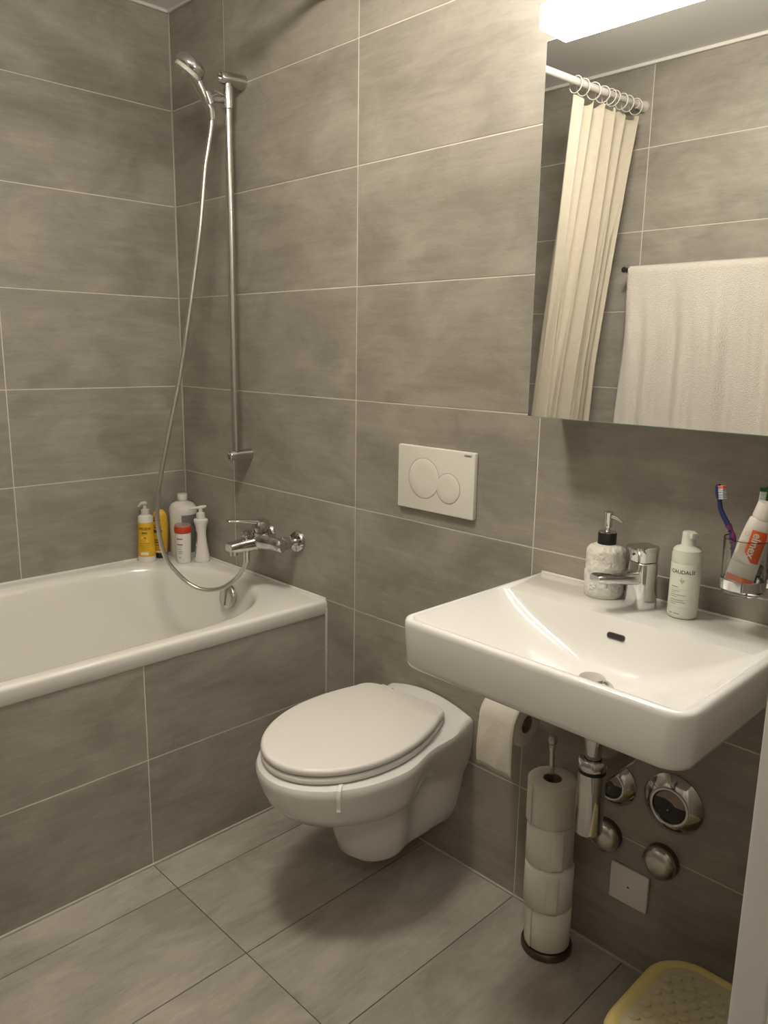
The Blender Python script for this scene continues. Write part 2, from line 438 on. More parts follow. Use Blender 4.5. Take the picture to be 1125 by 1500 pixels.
# ================================================================== BATH
bath = empty('bathtub', (0, 0, 0)); tag(bath, 'white enamel bathtub set behind the grey tiled apron', 'bathtub')
def bath_rings():
    cx, ax, e = 0.40, 0.345, 2.2
    inner, spine = [], []
    ends = ((-0.42, 0.355, 1), (YD + 0.42, 0.34, -1))
    NA = 40
    def arc(cy, ry, s):
        pts = []
        for i in range(NA + 1):
            a = pi * i / NA
            c, sn = cos(a), sin(a)
            x = cx + ax * (abs(c) ** (2 / e)) * (1 if c > 0 else -1) * s
            y = cy + s * ry * (sn ** (2 / e))
            pts.append(((x, y), (cx, cy)))
        return pts
    P = arc(*ends[0]) 
    ystart, yend = ends[0][0], ends[1][0]
    P += [((cx - ax, ystart + (yend - ystart) * k / 8), (cx, ystart + (yend - ystart) * k / 8)) for k in range(1, 8)]
    P += arc(*ends[1])
    P += [((cx + ax, yend + (ystart - yend) * k / 8), (cx, yend + (ystart - yend) * k / 8)) for k in range(1, 8)]
    x0, x1, y0, y1 = 0.001, WB + 0.004, YD + 0.001, -0.001
    outer = []
    for (p, s) in P:
        dx, dy = p[0] - s[0], p[1] - s[1]
        ts = []
        if dx > 1e-9: ts.append((x1 - s[0]) / dx)
        if dx < -1e-9: ts.append((x0 - s[0]) / dx)
        if dy > 1e-9: ts.append((y1 - s[1]) / dy)
        if dy < -1e-9: ts.append((y0 - s[1]) / dy)
        t = min(ts); outer.append((s[0] + dx * t, s[1] + dy * t))
    # snap the nearest outer points to the corners
    for c in ((x0, y0), (x0, y1), (x1, y0), (x1, y1)):
        k = min(range(len(outer)), key=lambda i: (outer[i][0] - c[0]) ** 2 + (outer[i][1] - c[1]) ** 2); outer[k] = c
    def toward(d):
        out = []
        for (p, s) in P:
            v = Vector((p[0] - s[0], p[1] - s[1])); L = v.length; v = v * ((L - d) / L); out.append((s[0] + v.x, s[1] + v.y))
        return out
    def out_in(d):
        return [(min(max(x, x0 + d), x1 - d), min(max(y, y0 + d), y1 - d)) for x, y in outer]
    lv = lambda o, z: [(x, y, z) for x, y in o]
    RG = [lv(out_in(0.004), 0.556), lv(out_in(0), 0.560), lv(out_in(0), 0.589), lv(out_in(0), 0.592), lv(out_in(0.0015), 0.5965), lv(out_in(0.004), 0.599), lv(out_in(0.0075), 0.600), lv(out_in(0.014), 0.6003)]
    mid = [((a[0] + b[0]) / 2, (a[1] + b[1]) / 2) for a, b in zip(out_in(0.014), toward(-0.012))]
    RG += [lv(mid, 0.6), lv(toward(-0.012), 0.599), lv(toward(-0.004), 0.597), lv(toward(0.004), 0.590), lv(toward(0.010), 0.578), lv(toward(0.018), 0.55),
           lv(toward(0.05), 0.40), lv(toward(0.08), 0.27), lv(toward(0.10), 0.225), lv(toward(0.13), 0.205), lv(toward(0.2), 0.198), lv(toward(0.30), 0.196)]
    return RG
bm = bmesh.new(); add_rings(bm, bath_rings(), False, True)
link('tub', finish(bm, 'tub', 50), M_ENAMEL, bath)
# overflow knob on the end wall
ov = obj_lathe('overflow_plate', [(0, 0), (0.040, 0.0), (0.040, 0.010), (0.037, 0.014), (0.030, 0.016), (0, 0.017)], M_CHROME_B, bath, 40, (0.405, -0.090, 0.536), (0, -0.97, 0.2))
ov['label'] = 'round chrome overflow cover'
bm = bmesh.new(); add_box(bm, (-0.004, -0.030, 0), (0.004, 0.030, 0.006), 0.002)
o = link('grip_bar', finish(bm, 'grip_bar'), M_CHROME_B, ov); o.location = (0.405, -0.1055, 0.539); o.rotation_euler = (radians(78), 0, 0)
# sealant between bath and walls
obj_box('wall_sealant', (0.007, -0.005, 0.597), (WB, -0.0005, 0.606), M_SEALW, bath, 0.0015)
obj_box('wall_sealant', (0.0005, YD + 0.003, 0.597), (0.005, -0.007, 0.606), M_SEALW, bath, 0.0015)

# ------------------------------------------------------------------ shower rail
RX, RY = 0.41, -0.055
rail = empty('shower_rail', (RX, 0, 1.0)); tag(rail, 'vertical chrome shower rail fixed to the tiled wall over the bath', 'shower rail')
obj_tube('rail_tube', [(0, RY, 0.012), (0, RY, 1.092)], 0.0120, M_CHROME_B, rail, 20)
def bracket(z, q):
    b = obj_lathe('bracket', [(a * q, h) for a, h in ((0, 0), (0.022, 0.0), (0.021, 0.012), (0.0185, 0.05), (0.0175, 0.076), (0.0155, 0.080), (0.0115, 0.080), (0.0115, 0.070), (0, 0.070))], M_CHROME_B, rail, 24, (0, 0, z), (0, -1, 0))
bracket(0.0, 0.84); bracket(1.100, 1.0)
sl = obj_lathe('slider', [(0.0122, -0.030), (0.0165, -0.030), (0.0172, 0.0), (0.0160, 0.030), (0.0122, 0.030)], M_CHROME, rail, 24, (0, RY, 1.048))
obj_tube('holder_arm', [(0, RY - 0.010, 1.040), (-0.002, RY - 0.035, 1.036), (-0.003, RY - 0.055, 1.034)], [0.009, 0.008, 0.010], M_CHROME, sl, 14)
obj_tube('locking_lever', [(0.0, RY - 0.012, 1.052), (-0.002, RY - 0.042, 1.060)], [0.004, 0.003], M_CHROME, sl, 10)
bm = bmesh.new()
add_lathe(bm, [(0.0125, -0.016), (0.0165, -0.016), (0.0175, 0.016), (0.0135, 0.016), (0.0125, -0.016)], 24, (-0.003, RY - 0.068, 1.034), (0, -0.42, 0.9))
link('holder_cup', finish(bm, 'holder_cup'), M_CHROME, sl)

# hand shower resting in the holder
hs = empty('hand_shower', (0.407, -0.123, 2.02)); tag(hs, 'chrome hand shower tilted in the holder at the top of the rail', 'hand shower')
dirh = Vector((-0.04, -0.50, 0.86)).normalized()
pts = [dirh * t for t in (-0.022, 0.0, 0.025, 0.055, 0.08, 0.098)]
obj_tube('handle', pts, [0.0105, 0.0125, 0.0145, 0.0175, 0.0195, 0.017], M_CHROME_B, hs, 20)
hc = dirh * 0.108 + Vector((0.010, 0.0, -0.010)); hn = Vector((-0.40, -0.42, -0.81)).normalized()
hd = obj_lathe('head', [(0, -0.024), (0.022, -0.023), (0.037, -0.017), (0.043, -0.006), (0.044, 0.004), (0.042, 0.009), (0, 0.009)], M_CHROME, hs, 40, hc, hn)
obj_lathe('spray_face', [(0, 0.0225), (0.034, 0.0225), (0.038, 0.020), (0.039, 0.0085)], M_PLASTIC_GREY, hd, 36, hc, hn)
px, py, pd = frame(hn)
bm = bmesh.new()
for rr, k in ((0.010, 6), (0.019, 10), (0.028, 16)):
    for i in range(k):
        a = 2 * pi * i / k; c = hc + px * rr * cos(a) + py * rr * sin(a)
        add_lathe(bm, [(0.0016, 0.0224), (0.0012, 0.0245), (0, 0.0245)], 6, c, hn)
nz = link('spray_nozzles', finish(bm, 'spray_nozzles'), M_PLASTIC, hd); nz['kind'] = 'stuff'

# hose
hose_pts = [(0.408, -0.112, 2.000), (0.4085, -0.1105, 1.980), (0.4075, -0.115, 1.945), (0.404, -0.125, 1.89), (0.40, -0.133, 1.839), (0.395, -0.151, 1.686), (0.385, -0.169, 1.551), (0.375, -0.194, 1.392),
            (0.36, -0.22, 1.231), (0.35, -0.253, 1.087), (0.34, -0.284, 0.942), (0.335, -0.296, 0.857), (0.335, -0.295, 0.782), (0.34, -0.279, 0.692), (0.36, -0.25, 0.636),
            (0.385, -0.218, 0.597), (0.42, -0.19, 0.583), (0.465, -0.156, 0.592), (0.505, -0.131, 0.626), (0.54, -0.123, 0.668), (0.553, -0.121, 0.700)]
hz = empty('shower_hose', (0.34, -0.28, 0.6)); tag(hz, 'flexible metal shower hose looping from the hand shower to the bath mixer', 'hose')
H0 = Vector((0.34, -0.28, 0.6))
sp = [p - H0 for p in spline(hose_pts, 10)]
# ribbed metal winding
dense = []
for a, b in zip(sp, sp[1:]):
    n = max(1, int((b - a).length / 0.0028))
    for k in range(n): dense.append(a + (b - a) * k / n)
dense.append(sp[-1])
obj_tube('hose_winding', dense, [0.0066 if i % 2 else 0.0073 for i in range(len(dense))], M_STEEL_HOSE, hz, 12, 80)
obj_tube('hose_nut', [Vector((0.5535, -0.121, 0.690)) - H0, Vector((0.555, -0.121, 0.725)) - H0], [0.0095, 0.0105], M_CHROME, hz, 16)
obj_tube('hose_nut', [Vector((0.4078, -0.113, 2.006)) - H0, Vector((0.4085, -0.1105, 1.978)) - H0], [0.0115, 0.0095], M_CHROME, hz, 16)

# ------------------------------------------------------------------ bath mixer
mx = empty('bath_mixer', (0.58, 0, 0.755)); tag(mx, 'chrome single-lever bath mixer on the wall above the tub ledge', 'faucet')
for s in (-1, 1):
    ro = obj_lathe('rosette', [(0, 0), (0.035, 0.0), (0.035, 0.004), (0.031, 0.011), (0.018, 0.014), (0, 0.014)], M_CHROME, mx, 36, (s * 0.075, 0, 0), (0, -1, 0))
    obj_lathe('wall_union', [(0.0125, 0.010), (0.0125, 0.030), (0.0105, 0.031), (0.0105, 0.036), (0.0190, 0.037), (0.0205, 0.040), (0.0205, 0.060), (0.017, 0.064), (0, 0.064)], M_CHROME, mx, 28, (s * 0.075, 0, 0), (0, -1, 0))
bm = bmesh.new()
rings = []
for x, ry, rz, cy, cz in ((-0.098, .012, .012, -.075, 0), (-0.094, .019, .020, -.075, 0), (-0.060, .020, .021, -.075, 0), (-0.035, .026, .024, -.080, .002), (-0.015, .032, .029, -.086, .004), (0.015, .032, .029, -.086, .004),
                          (0.035, .026, .024, -.080, .002), (0.060, .020, .021, -.075, 0), (0.094, .019, .020, -.075, 0), (0.098, .012, .012, -.075, 0)):
    rings.append([(x, cy + ry * cos(2 * pi * k / 24), cz + rz * sin(2 * pi * k / 24)) for k in range(24)])
add_rings(bm, rings)
link('body', finish(bm, 'body', 60), M_CHROME, mx)
# spout
bm = bmesh.new(); rings = []
for y, w, h, z in ((-0.080, .050, .042, .000), (-0.11, .047, .039, -.002), (-0.15, .042, .034, -.006), (-0.180, .040, .029, -.010), (-0.187, .034, .022, -.010)):
    rings.append([(-0.022 * (-y - 0.08) / 0.1 + a, y, z + b) for a, b in rrect(w, h, min(w, h) * .3, 4)])
add_rings(bm, rings)
spt = link('spout', finish(bm, 'spout', 45), M_CHROME, mx)
obj_lathe('aerator', [(0, -0.016), (0.012, -0.016), (0.013, 0), (0, 0)], M_CHROME_B, spt, 24, (-0.021, -0.170, -0.018))
obj_lathe('diverter_knob', [(0.006, 0.010), (0.006, 0.018), (0.011, 0.020), (0.012, 0.026), (0.010, 0.034), (0, 0.036)], M_CHROME, mx, 24, (-0.014, -0.130, 0))
obj_lathe('hose_outlet', [(0.013, -0.010), (0.013, -0.026), (0.010, -0.030), (0, -0.030)], M_CHROME, mx, 24, (-0.025, -0.121, 0))
obj_lathe('cartridge_dome', [(0.029, 0.022), (0.029, 0.030), (0.026, 0.032), (0.026, 0.036), (0, 0.036)], M_CHROME, mx, 32, (0, -0.084, 0))
lv = obj_lathe('lever', [(0.0275, 0.037), (0.028, 0.052), (0.024, 0.064), (0.012, 0.070), (0, 0.071)], M_CHROME, mx, 32, (0, -0.084, 0))
bm = bmesh.new(); rings = []
for y, w, h, z in ((-0.085, .036, .016, .059), (-0.11, .032, .012, .064), (-0.15, .025, .008, .070), (-0.185, .022, .006, .073), (-0.190, .016, .003, .073)):
    rings.append([(-0.022 * (-y - 0.08) / 0.1 + a, y, z + b) for a, b in rrect(w, h, min(w, h) * .45, 4)])
add_rings(bm, rings)
link('lever_blade', finish(bm, 'lever_blade', 45), M_CHROME, lv)

# ------------------------------------------------------------------ bottles on the bath ledge
ZL = 0.6005
def wrap(r, z0, ang, dr=0.0004, rf=None):
    """(u, v) printed on an upright cylinder of radius r; ang = heading of the label centre"""
    def fn(u, v):
        rr = (rf(z0 + v) if rf else r) + dr
        a = ang + u / rr
        return Vector((rr * cos(a), rr * sin(a), z0 + v))
    return fn
CAMDIR = math.atan2(-1.4, 2.45)

def prof_r(prof):
    def f(z):
        for (r0, z0), (r1, z1) in zip(prof, prof[1:]):
            if z0 <= z <= z1 and z1 > z0: return r0 + (r1 - r0) * (z - z0) / (z1 - z0)
        return prof[-1][0]
    return f

# yellow-labelled bottle with clear pump
b1 = empty('pump_bottle', (0.036, -0.183, ZL)); tag(b1, 'white pump bottle with yellow label and clear pump on the bath ledge', 'bottle', 'toiletries on the bath ledge')
pr1 = [(0.029, 0.0), (0.0305, 0.006), (0.030, 0.03), (0.028, 0.06), (0.0262, 0.10), (0.0255, 0.150), (0.0245, 0.158)]
obj_lathe('bottle_body', [(0, 0)] + pr1 + [(0.016, 0.164), (0.012, 0.166), (0, 0.166)], M_PLASTIC, b1, 40)
rf = prof_r(pr1)
bm = bmesh.new(); rings = []
zs = [0.020 + (0.139 - 0.020) * k / 10 for k in range(11)]
a0, a1 = CAMDIR - 1.5, CAMDIR + 1.45
rings = [[((rf(z) + 0.0005) * cos(a0 + (a1 - a0) * i / 20), (rf(z) + 0.0005) * sin(a0 + (a1 - a0) * i / 20), z) for i in range(21)] for z in zs]
add_rings(bm, rings, False, False, False)
lab = link('label', finish(bm, 'label', 60), M_YLABEL, b1); lab['label'] = 'yellow wrap label'
fnw = wrap(0.03, 0.0, CAMDIR - 0.15, 0.0011, rf)
obj_text('lettering', 'WELEDA', 0.0115, M_INKB, lab, lambda u, v: fnw(u, v + 0.118), 0.0004)
obj_text('lettering', 'Baby', 0.010, M_INKB, lab, lambda u, v: fnw(u, v + 0.104), 0.0003)
obj_print('label_line', [(-0.018, 0.066, 0.016, 0.0672), (-0.016, 0.058, 0.014, 0.059), (-0.016, 0.051, 0.012, 0.052), (-0.016, 0.044, 0.015, 0.045)], M_INKB, lab, fnw)
obj_print('label_box', [(-0.016, 0.026, 0.012, 0.036)], M_INKW, lab, fnw)
obj_print('label_flower', [(-0.012, 0.085, -0.006, 0.091), (0.006, 0.074, 0.010, 0.079)], M_INKY, lab, fnw)
obj_print('label_dot', [(-0.001, 0.084, 0.004, 0.089)], M_INKB, lab, fnw)
obj_lathe('collar', [(0.0135, 0.163), (0.0145, 0.165), (0.014, 0.182), (0.008, 0.184), (0.0055, 0.186), (0.0055, 0.196), (0, 0.196)], M_PLASTIC_GREY, b1, 28)
obj_tube('pump_head', [(0.006, 0.004, 0.204), (0.0, 0.0, 0.205), (-0.010, -0.007, 0.202), (-0.020, -0.014, 0.190)], [0.005, 0.007, 0.006, 0.003], M_PLASTIC_GREY, b1, 14)

# mustard yellow flat bottle standing on its black cap
b2 = empty('flat_bottle', (0.026, -0.124, ZL), radians(-38)); tag(b2, 'mustard yellow flat bottle standing upside down on its black cap', 'bottle', 'toiletries on the bath ledge')
obj_lathe('cap', [(0, 0), (0.021, 0), (0.022, 0.004), (0.0215, 0.015), (0.019, 0.018), (0, 0.018)], M_BLACK, b2, 32, sx=0.95, sy=0.9)
pr2 = [(0.019, 0.018), (0.0225, 0.022), (0.026, 0.040), (0.0285, 0.08), (0.0285, 0.12), (0.026, 0.150), (0.021, 0.164), (0.012, 0.172), (0, 0.174)]
obj_lathe('bottle_body', [(0, 0.018)] + pr2, M_YBOTTLE, b2, 36, sx=0.62, sy=0.98)
obj_lathe('neck_band', [(0.0195, 0.0175), (0.0235, 0.019), (0.0235, 0.024), (0.022, 0.025)], M_INKY, b2, 36, sx=0.66, sy=0.98)
rf2 = prof_r(pr2)
def fn2(u, v):
    a = u / 0.028
    rr = rf2(v) + 0.0004
    return Vector((rr * 0.62 * cos(a) + 0.0006, rr * 0.98 * sin(a), v))
obj_print('print', [(-0.022, 0.142, 0.002, 0.147), (-0.022, 0.133, 0.006, 0.139), (-0.024, 0.118, 0.008, 0.120), (-0.018, 0.109, 0.008, 0.114), (-0.018, 0.055, 0.004, 0.060), (-0.018, 0.064, 0.004, 0.068), (-0.014, 0.046, 0.003, 0.049)], M_INKB, b2, fn2)
obj_print('print_band', [(-0.026, 0.092, 0.010, 0.103)], M_INKGREEN, b2, fn2)

# large white bottle in the corner
b3 = empty('refill_bottle', (0.060, -0.050, ZL), radians(-30)); tag(b3, 'large white refill bottle with grey label and screw cap in the corner', 'bottle', 'toiletries on the bath ledge')
pr3 = [(0.045, 0.0), (0.047, 0.006), (0.0475, 0.14), (0.0485, 0.165), (0.047, 0.178), (0.040, 0.189), (0.028, 0.196), (0.0165, 0.200), (0.0150, 0.201), (0.0150, 0.208), (0, 0.208)]
obj_lathe('bottle_body', [(0, 0)] + pr3, M_PLASTIC, b3, 48)
obj_lathe('screw_cap', [(0.0165, 0.204), (0.0175, 0.205), (0.0175, 0.224), (0.0165, 0.226), (0, 0.226)], M_PLASTIC, b3, 28)
fn3 = wrap(0.0475, 0.0, 0.30, 0.0006)
obj_print('label', [(-0.020, 0.128, 0.044, 0.156), (-0.020, 0.02, 0.044, 0.1275)], M_GREYLABEL, b3, fn3, 16)

# white bottle with a red cap band
b4 = empty('lotion_bottle', (0.138, -0.098, ZL)); tag(b4, 'white lotion bottle with a red cap on the bath ledge', 'bottle', 'toiletries on the bath ledge')
pr4 = [(0.0225, 0.0), (0.0245, 0.005), (0.0262, 0.04), (0.0272, 0.08), (0.0268, 0.103), (0.0255, 0.106)]
obj_lathe('bottle_body', [(0, 0)] + pr4 + [(0, 0.106)], M_PLASTIC, b4, 40, sx=1.0, sy=1.0)
obj_lathe('red_cap', [(0.0255, 0.106), (0.0290, 0.108), (0.0295, 0.112), (0.0295, 0.124), (0.028, 0.128), (0, 0.128)], M_RED, b4, 40)
obj_lathe('cap_top', [(0.0275, 0.1275), (0.0275, 0.133), (0.026, 0.135), (0, 0.135)], M_CLEARP, b4, 36)
fn4 = wrap(0.027, 0.0, CAMDIR - 0.42, 0.0008, prof_r(pr4))
obj_print('print', [(-0.013, 0.085, 0.009, 0.090)], M_INKG, b4, fn4)
obj_print('print_band', [(-0.012, 0.0665, 0.009, 0.0695)], M_INK, b4, fn4)
obj_print('print_lines', [(-0.011, 0.059, 0.005, 0.0600), (-0.010, 0.051, 0.003, 0.0525), (-0.010, 0.044, 0.009, 0.0452), (-0.010, 0.040, 0.008, 0.0412), (-0.010, 0.036, 0.006, 0.0372), (-0.006, 0.021, 0.001, 0.0235)], M_INKG, b4, fn4)

# slim-waisted white pump bottle
b5 = empty('waisted_pump_bottle', (0.170, -0.045, ZL), radians(20)); tag(b5, 'white slim-waisted pump bottle beside the red-capped lotion', 'bottle', 'toiletries on the bath ledge')
pr5 = [(0.025, 0.0), (0.0275, 0.005), (0.0265, 0.02), (0.0215, 0.05), (0.0170, 0.085), (0.0165, 0.105), (0.0195, 0.125), (0.0240, 0.140), (0.0250, 0.146), (0.0230, 0.151)]
obj_lathe('bottle_body', [(0, 0)] + pr5 + [(0.012, 0.154), (0, 0.154)], M_PLASTIC, b5, 40)
obj_lathe('collar', [(0.0150, 0.152), (0.0155, 0.154), (0.0145, 0.173), (0.009, 0.175), (0.007, 0.177), (0.0065, 0.189), (0, 0.189)], M_PLASTIC, b5, 30)
obj_tube('pump_head', [(0.014, 0.014, 0.195), (0.004, 0.004, 0.193), (-0.010, -0.010, 0.191), (-0.026, -0.026, 0.190)], [0.0035, 0.006, 0.0045, 0.0028], M_PLASTIC, b5, 14)
fn5 = wrap(0.0265, 0.0, CAMDIR - radians(20) - 0.95, 0.0006, prof_r(pr5))
obj_print('print', [(-0.006, 0.018 + 0.005 * k, -0.001, 0.018 + 0.005 * (k + 1)) for k in range(8)], M_INKBLUE, b5, fn5)
obj_print('print_band', [(-0.005, 0.066 + 0.005 * k, 0.001, 0.066 + 0.005 * (k + 1)) for k in range(8)], M_INKPINK, b5, fn5)

# ================================================================== FLUSH PLATE
fp = empty('flush_plate', (1.220, 0, 0.936)); tag(fp, 'white dual flush plate with two round buttons above the toilet', 'flush plate')
bm = bmesh.new()
for v in [1]:
    add_slab(bm, rrect(0.254, 0.163, 0.004, 3), 0.0005, 0.013, 0.002, 3)
me = finish(bm, 'plate', 40)
RXM = Matrix.Rotation(radians(90), 4, 'X')
def on_wall(o, x, z, y=0.0):
    """local XY drawn on the back wall, local Z out of the wall"""
    o.matrix_local = Matrix.Translation((x, y, z)) @ RXM
    return o
plate = on_wall(link('plate', me, M_PLATE, fp), 0, 0.0815)
for nm, x, z, r in (('large_button', -0.036, 0.083, 0.0510), ('small_button', 0.046, 0.067, 0.0375)):
    bm = bmesh.new()
    add_lathe(bm, [(r + 0.0012, 0.0122), (r + 0.0012, 0.0132), (r + 0.0002, 0.0133), (r + 0.0002, 0.0122)], 64)
    grv = on_wall(link('button_gap', finish(bm, 'button_gap'), M_INKG, fp), x, z)
    bm = bmesh.new(); add_lathe(bm, [(r - 0.0003, 0.0122), (r - 0.0003, 0.0136), (r - 0.003, 0.0148), (r * 0.5, 0.0143), (0, 0.0140)], 64)
    on_wall(link(nm, finish(bm, nm), M_PLATE, fp), x, z)
obj_text('lettering', 'GEBERIT', 0.0065, M_INK, fp, lambda u, v: Vector((0.106 + u, -0.0134, 0.154 + v)), 0.0002)

# ================================================================== TOILET
TX = 1.2155
toilet = empty('toilet', (TX, 0, 0)); tag(toilet, 'white wall-hung toilet with its lid closed', 'toilet')
def tring(hb, hm, hw, yw, tip, z, N=14, NF=32):
    P = []
    def half(y):
        # half width from wall (0) through hm at -0.13 to hw at yw
        if y > -0.13:
            t = y / -0.13; t = t * t * (3 - 2 * t); return hb + (hm - hb) * t
        t = (y + 0.13) / (yw + 0.13); t = t * t * (3 - 2 * t); return hm + (hw - hm) * t
    ys = [0.0, -0.004] + [yw * (k / N) for k in range(1, N)]
    right = [(half(y), y) for y in ys]
    front = [(hw * cos(pi * k / NF), yw + (tip - yw) * sin(pi * k / NF)) for k in range(NF + 1)]
    left = [(-x, y) for x, y in right[::-1]]
    back = [(-hb + 2 * hb * k / 12, 0.0) for k in range(1, 12)]
    return [(x, y, z) for x, y in right + front + left + back]
def deck(x, y, base):
    t = max(0.0, min(1.0, (y + 0.075) / 0.06)); t = t * t * (3 - 2 * t)
    return base + t * (0.020 + 0.027 * max(0, 1 - (x / 0.15) ** 2))
spec = [(0.050, 0.055, 0.060, -0.20, -0.255, 0.092), (0.066, 0.064, 0.078, -0.20, -0.285, 0.096), (0.082, 0.072, 0.088, -0.20, -0.304, 0.114),
        (0.102, 0.076, 0.093, -0.20, -0.318, 0.160), (0.116, 0.080, 0.096, -0.20, -0.328, 0.222), (0.121, 0.083, 0.100, -0.205, -0.336, 0.252),
        (0.123, 0.090, 0.126, -0.235, -0.402, 0.262), (0.128, 0.098, 0.145, -0.25, -0.444, 0.274), (0.136, 0.114, 0.164, -0.265, -0.484, 0.293),
        (0.143, 0.132, 0.176, -0.275, -0.507, 0.320), (0.148, 0.148, 0.183, -0.28, -0.522, 0.351), (0.150, 0.155, 0.187, -0.28, -0.530, 0.380),
        (0.150, 0.156, 0.1875, -0.28, -0.531, 0.392)]
rings = [tring(*s) for s in spec]
rings[-1] = [(x, y, deck(x, y, z)) for x, y, z in rings[-1]]
top = rings[-1]
for (d, zz) in ((0.004, 0.4005), (0.012, 0.404), (0.04, 0.405), (0.09, 0.405)):
    rr = []
    for (x, y, z) in top:
        sc = 1 - d / 0.18
        yy = -0.25 + (y + 0.25) * (1 - d / 0.26) if y < -0.01 else -d * 0.35
        rr.append((x * sc, yy, deck(x * sc, yy, zz)))
    rings.append(rr)
bm = bmesh.new(); add_rings(bm, rings)
link('bowl', finish(bm, 'bowl', 38), M_CERAMIC, toilet)
# seat and lid: slightly skewed on their hinges
def seat_outline(hw, hb, yb, yf, frac=0.52, rc=0.05, n=48):
    yw = yf + (yb - yf) * frac
    o = []
    for i in range(n + 1):
        a = pi * i / n; o.append((-hw * cos(a), yw - (yw - yf) * sin(a)))
    B = []; m = 16
    for i in range(1, m):
        t = i / m; y = yw + (yb - rc - yw) * t; B.append((hw - (hw - hb) * t ** 2, y))
    for i in range(9):
        a = pi / 2 * i / 8; B.append((hb - rc + rc * cos(a), yb - rc + rc * sin(a)))
    return o + B + [(-x, y) for x, y in B[::-1]]
SEATROT, SEATX, SEATY = 0.11, -0.040, -0.044
def seat_part(name, z0, z1, hw, hb, yf, r, dome):
    bm = bmesh.new(); add_slab(bm, seat_outline(hw, hb, 0.0, yf), z0, z1, r, 5, dome)
    o = link(name, finish(bm, name, 50), M_PLASTIC, toilet); o.location = (SEATX, SEATY, 0); o.rotation_euler = (0, 0, SEATROT); return o
seat_part('seat', 0.4065, 0.4225, 0.177, 0.142, -0.474, 0.007, 0)
seat_part('lid', 0.4245, 0.4435, 0.177, 0.142, -0.474, 0.009, 0.006)
for s in (-1, 1):
    obj_lathe('hinge', [(0, -0.018), (0.011, -0.018), (0.011, 0.018), (0, 0.018)], M_PLASTIC, toilet, 20, (SEATX + s * 0.078, SEATY + 0.006 + s * 0.008, 0.4265), (1, 0, 0))
# rim hanger clip of a freshener
rh = empty('rim_hanger', (1.356, -0.444, 0.36)); tag(rh, 'small white plastic freshener clip hooked over the toilet rim', 'rim hanger')
dirc = Vector((0.62, -0.78, 0)).normalized()
hp = [(-0.030, 0.0455), (-0.012, 0.0460), (0.0005, 0.0435), (0.0045, 0.034), (0.0035, 0.020), (0.001, 0.004), (0.0035, -0.002)]
side = Vector((-dirc.y, dirc.x, 0)) * 0.0045
bm = bmesh.new(); rings = []
for i, (a, z) in enumerate(hp):
    p = dirc * (a + 0.006) + Vector((0, 0, z)); nn = dirc * 0.0014 if z < 0.043 else Vector((0, 0, 0.0013))
    rings.append([p - side, p + side, p + side + nn, p - side + nn])
add_rings(bm, rings); link('clip', finish(bm, 'clip', 40), M_INKW, rh)

# ================================================================== TOILET PAPER ON THE WALL
tp = empty('toilet_roll', (1.525, -0.070, 0.510)); tag(tp, 'toilet roll on the wall holder with a sheet hanging down below the basin', 'toilet roll')
def roll_mesh(bm, r, h, core, axis, c=(0, 0, 0)):
    add_lathe(bm, [(core, -h / 2), (r - 0.003, -h / 2), (r, -h / 2 + 0.003), (r, h / 2 - 0.003), (r - 0.003, h / 2), (core, h / 2), (core, -h / 2)], 44, c, axis)
bm = bmesh.new(); roll_mesh(bm, 0.052, 0.098, 0.0215, (1, 0, 0)); link('roll', finish(bm, 'roll', 50), M_PAPER, tp)
bm = bmesh.new(); add_lathe(bm, [(0.0213, -0.047), (0.0213, 0.047), (0.0203, 0.047), (0.0203, -0.047), (0.0213, -0.047)], 32, (0, 0, 0), (1, 0, 0)); link('core', finish(bm, 'core'), M_CARD, tp)
bm = bmesh.new(); rings = []
path = [(-0.0528 * cos(radians(a)), 0.0528 * sin(radians(a))) for a in range(80, -1, -10)] + [(-0.0535 - 0.004 * sin(k / 9 * pi), -0.0125 * k) for k in range(1, 10)]
for k, (y, z) in enumerate(path):
    rings.append([(-0.049 + 0.098 * i / 12, y - 0.0012 * sin(i * 0.9 + k * 0.5) * min(1, k / 12), z - (0.004 * i / 12 if k > 12 else 0)) for i in range(13)])
add_rings(bm, rings, False, False, False)
sh = link('hanging_sheet', finish(bm, 'hanging_sheet', 80), M_PAPER, tp)
sd = sh.modifiers.new('thickness', 'SOLIDIFY'); sd.thickness = 0.0006
th = empty('roll_holder', (1.40, 0, 0.510)); tag(th, 'chrome toilet roll holder arm fixed to the tiles under the basin', 'roll holder')
obj_lathe('rosette', [(0, 0), (0.024, 0), (0.024, 0.006), (0.021, 0.009), (0, 0.009)], M_CHROME, th, 28, (0.045, 0, 0), (0, -1, 0))
obj_tube('arm', spline([(0.045, -0.008, 0), (0.045, -0.045, 0.0), (0.052, -0.063, 0.0), (0.070, -0.070, 0.0), (0.12, -0.070, 0), (0.165, -0.070, 0)], 5), 0.006, M_CHROME, th, 12)

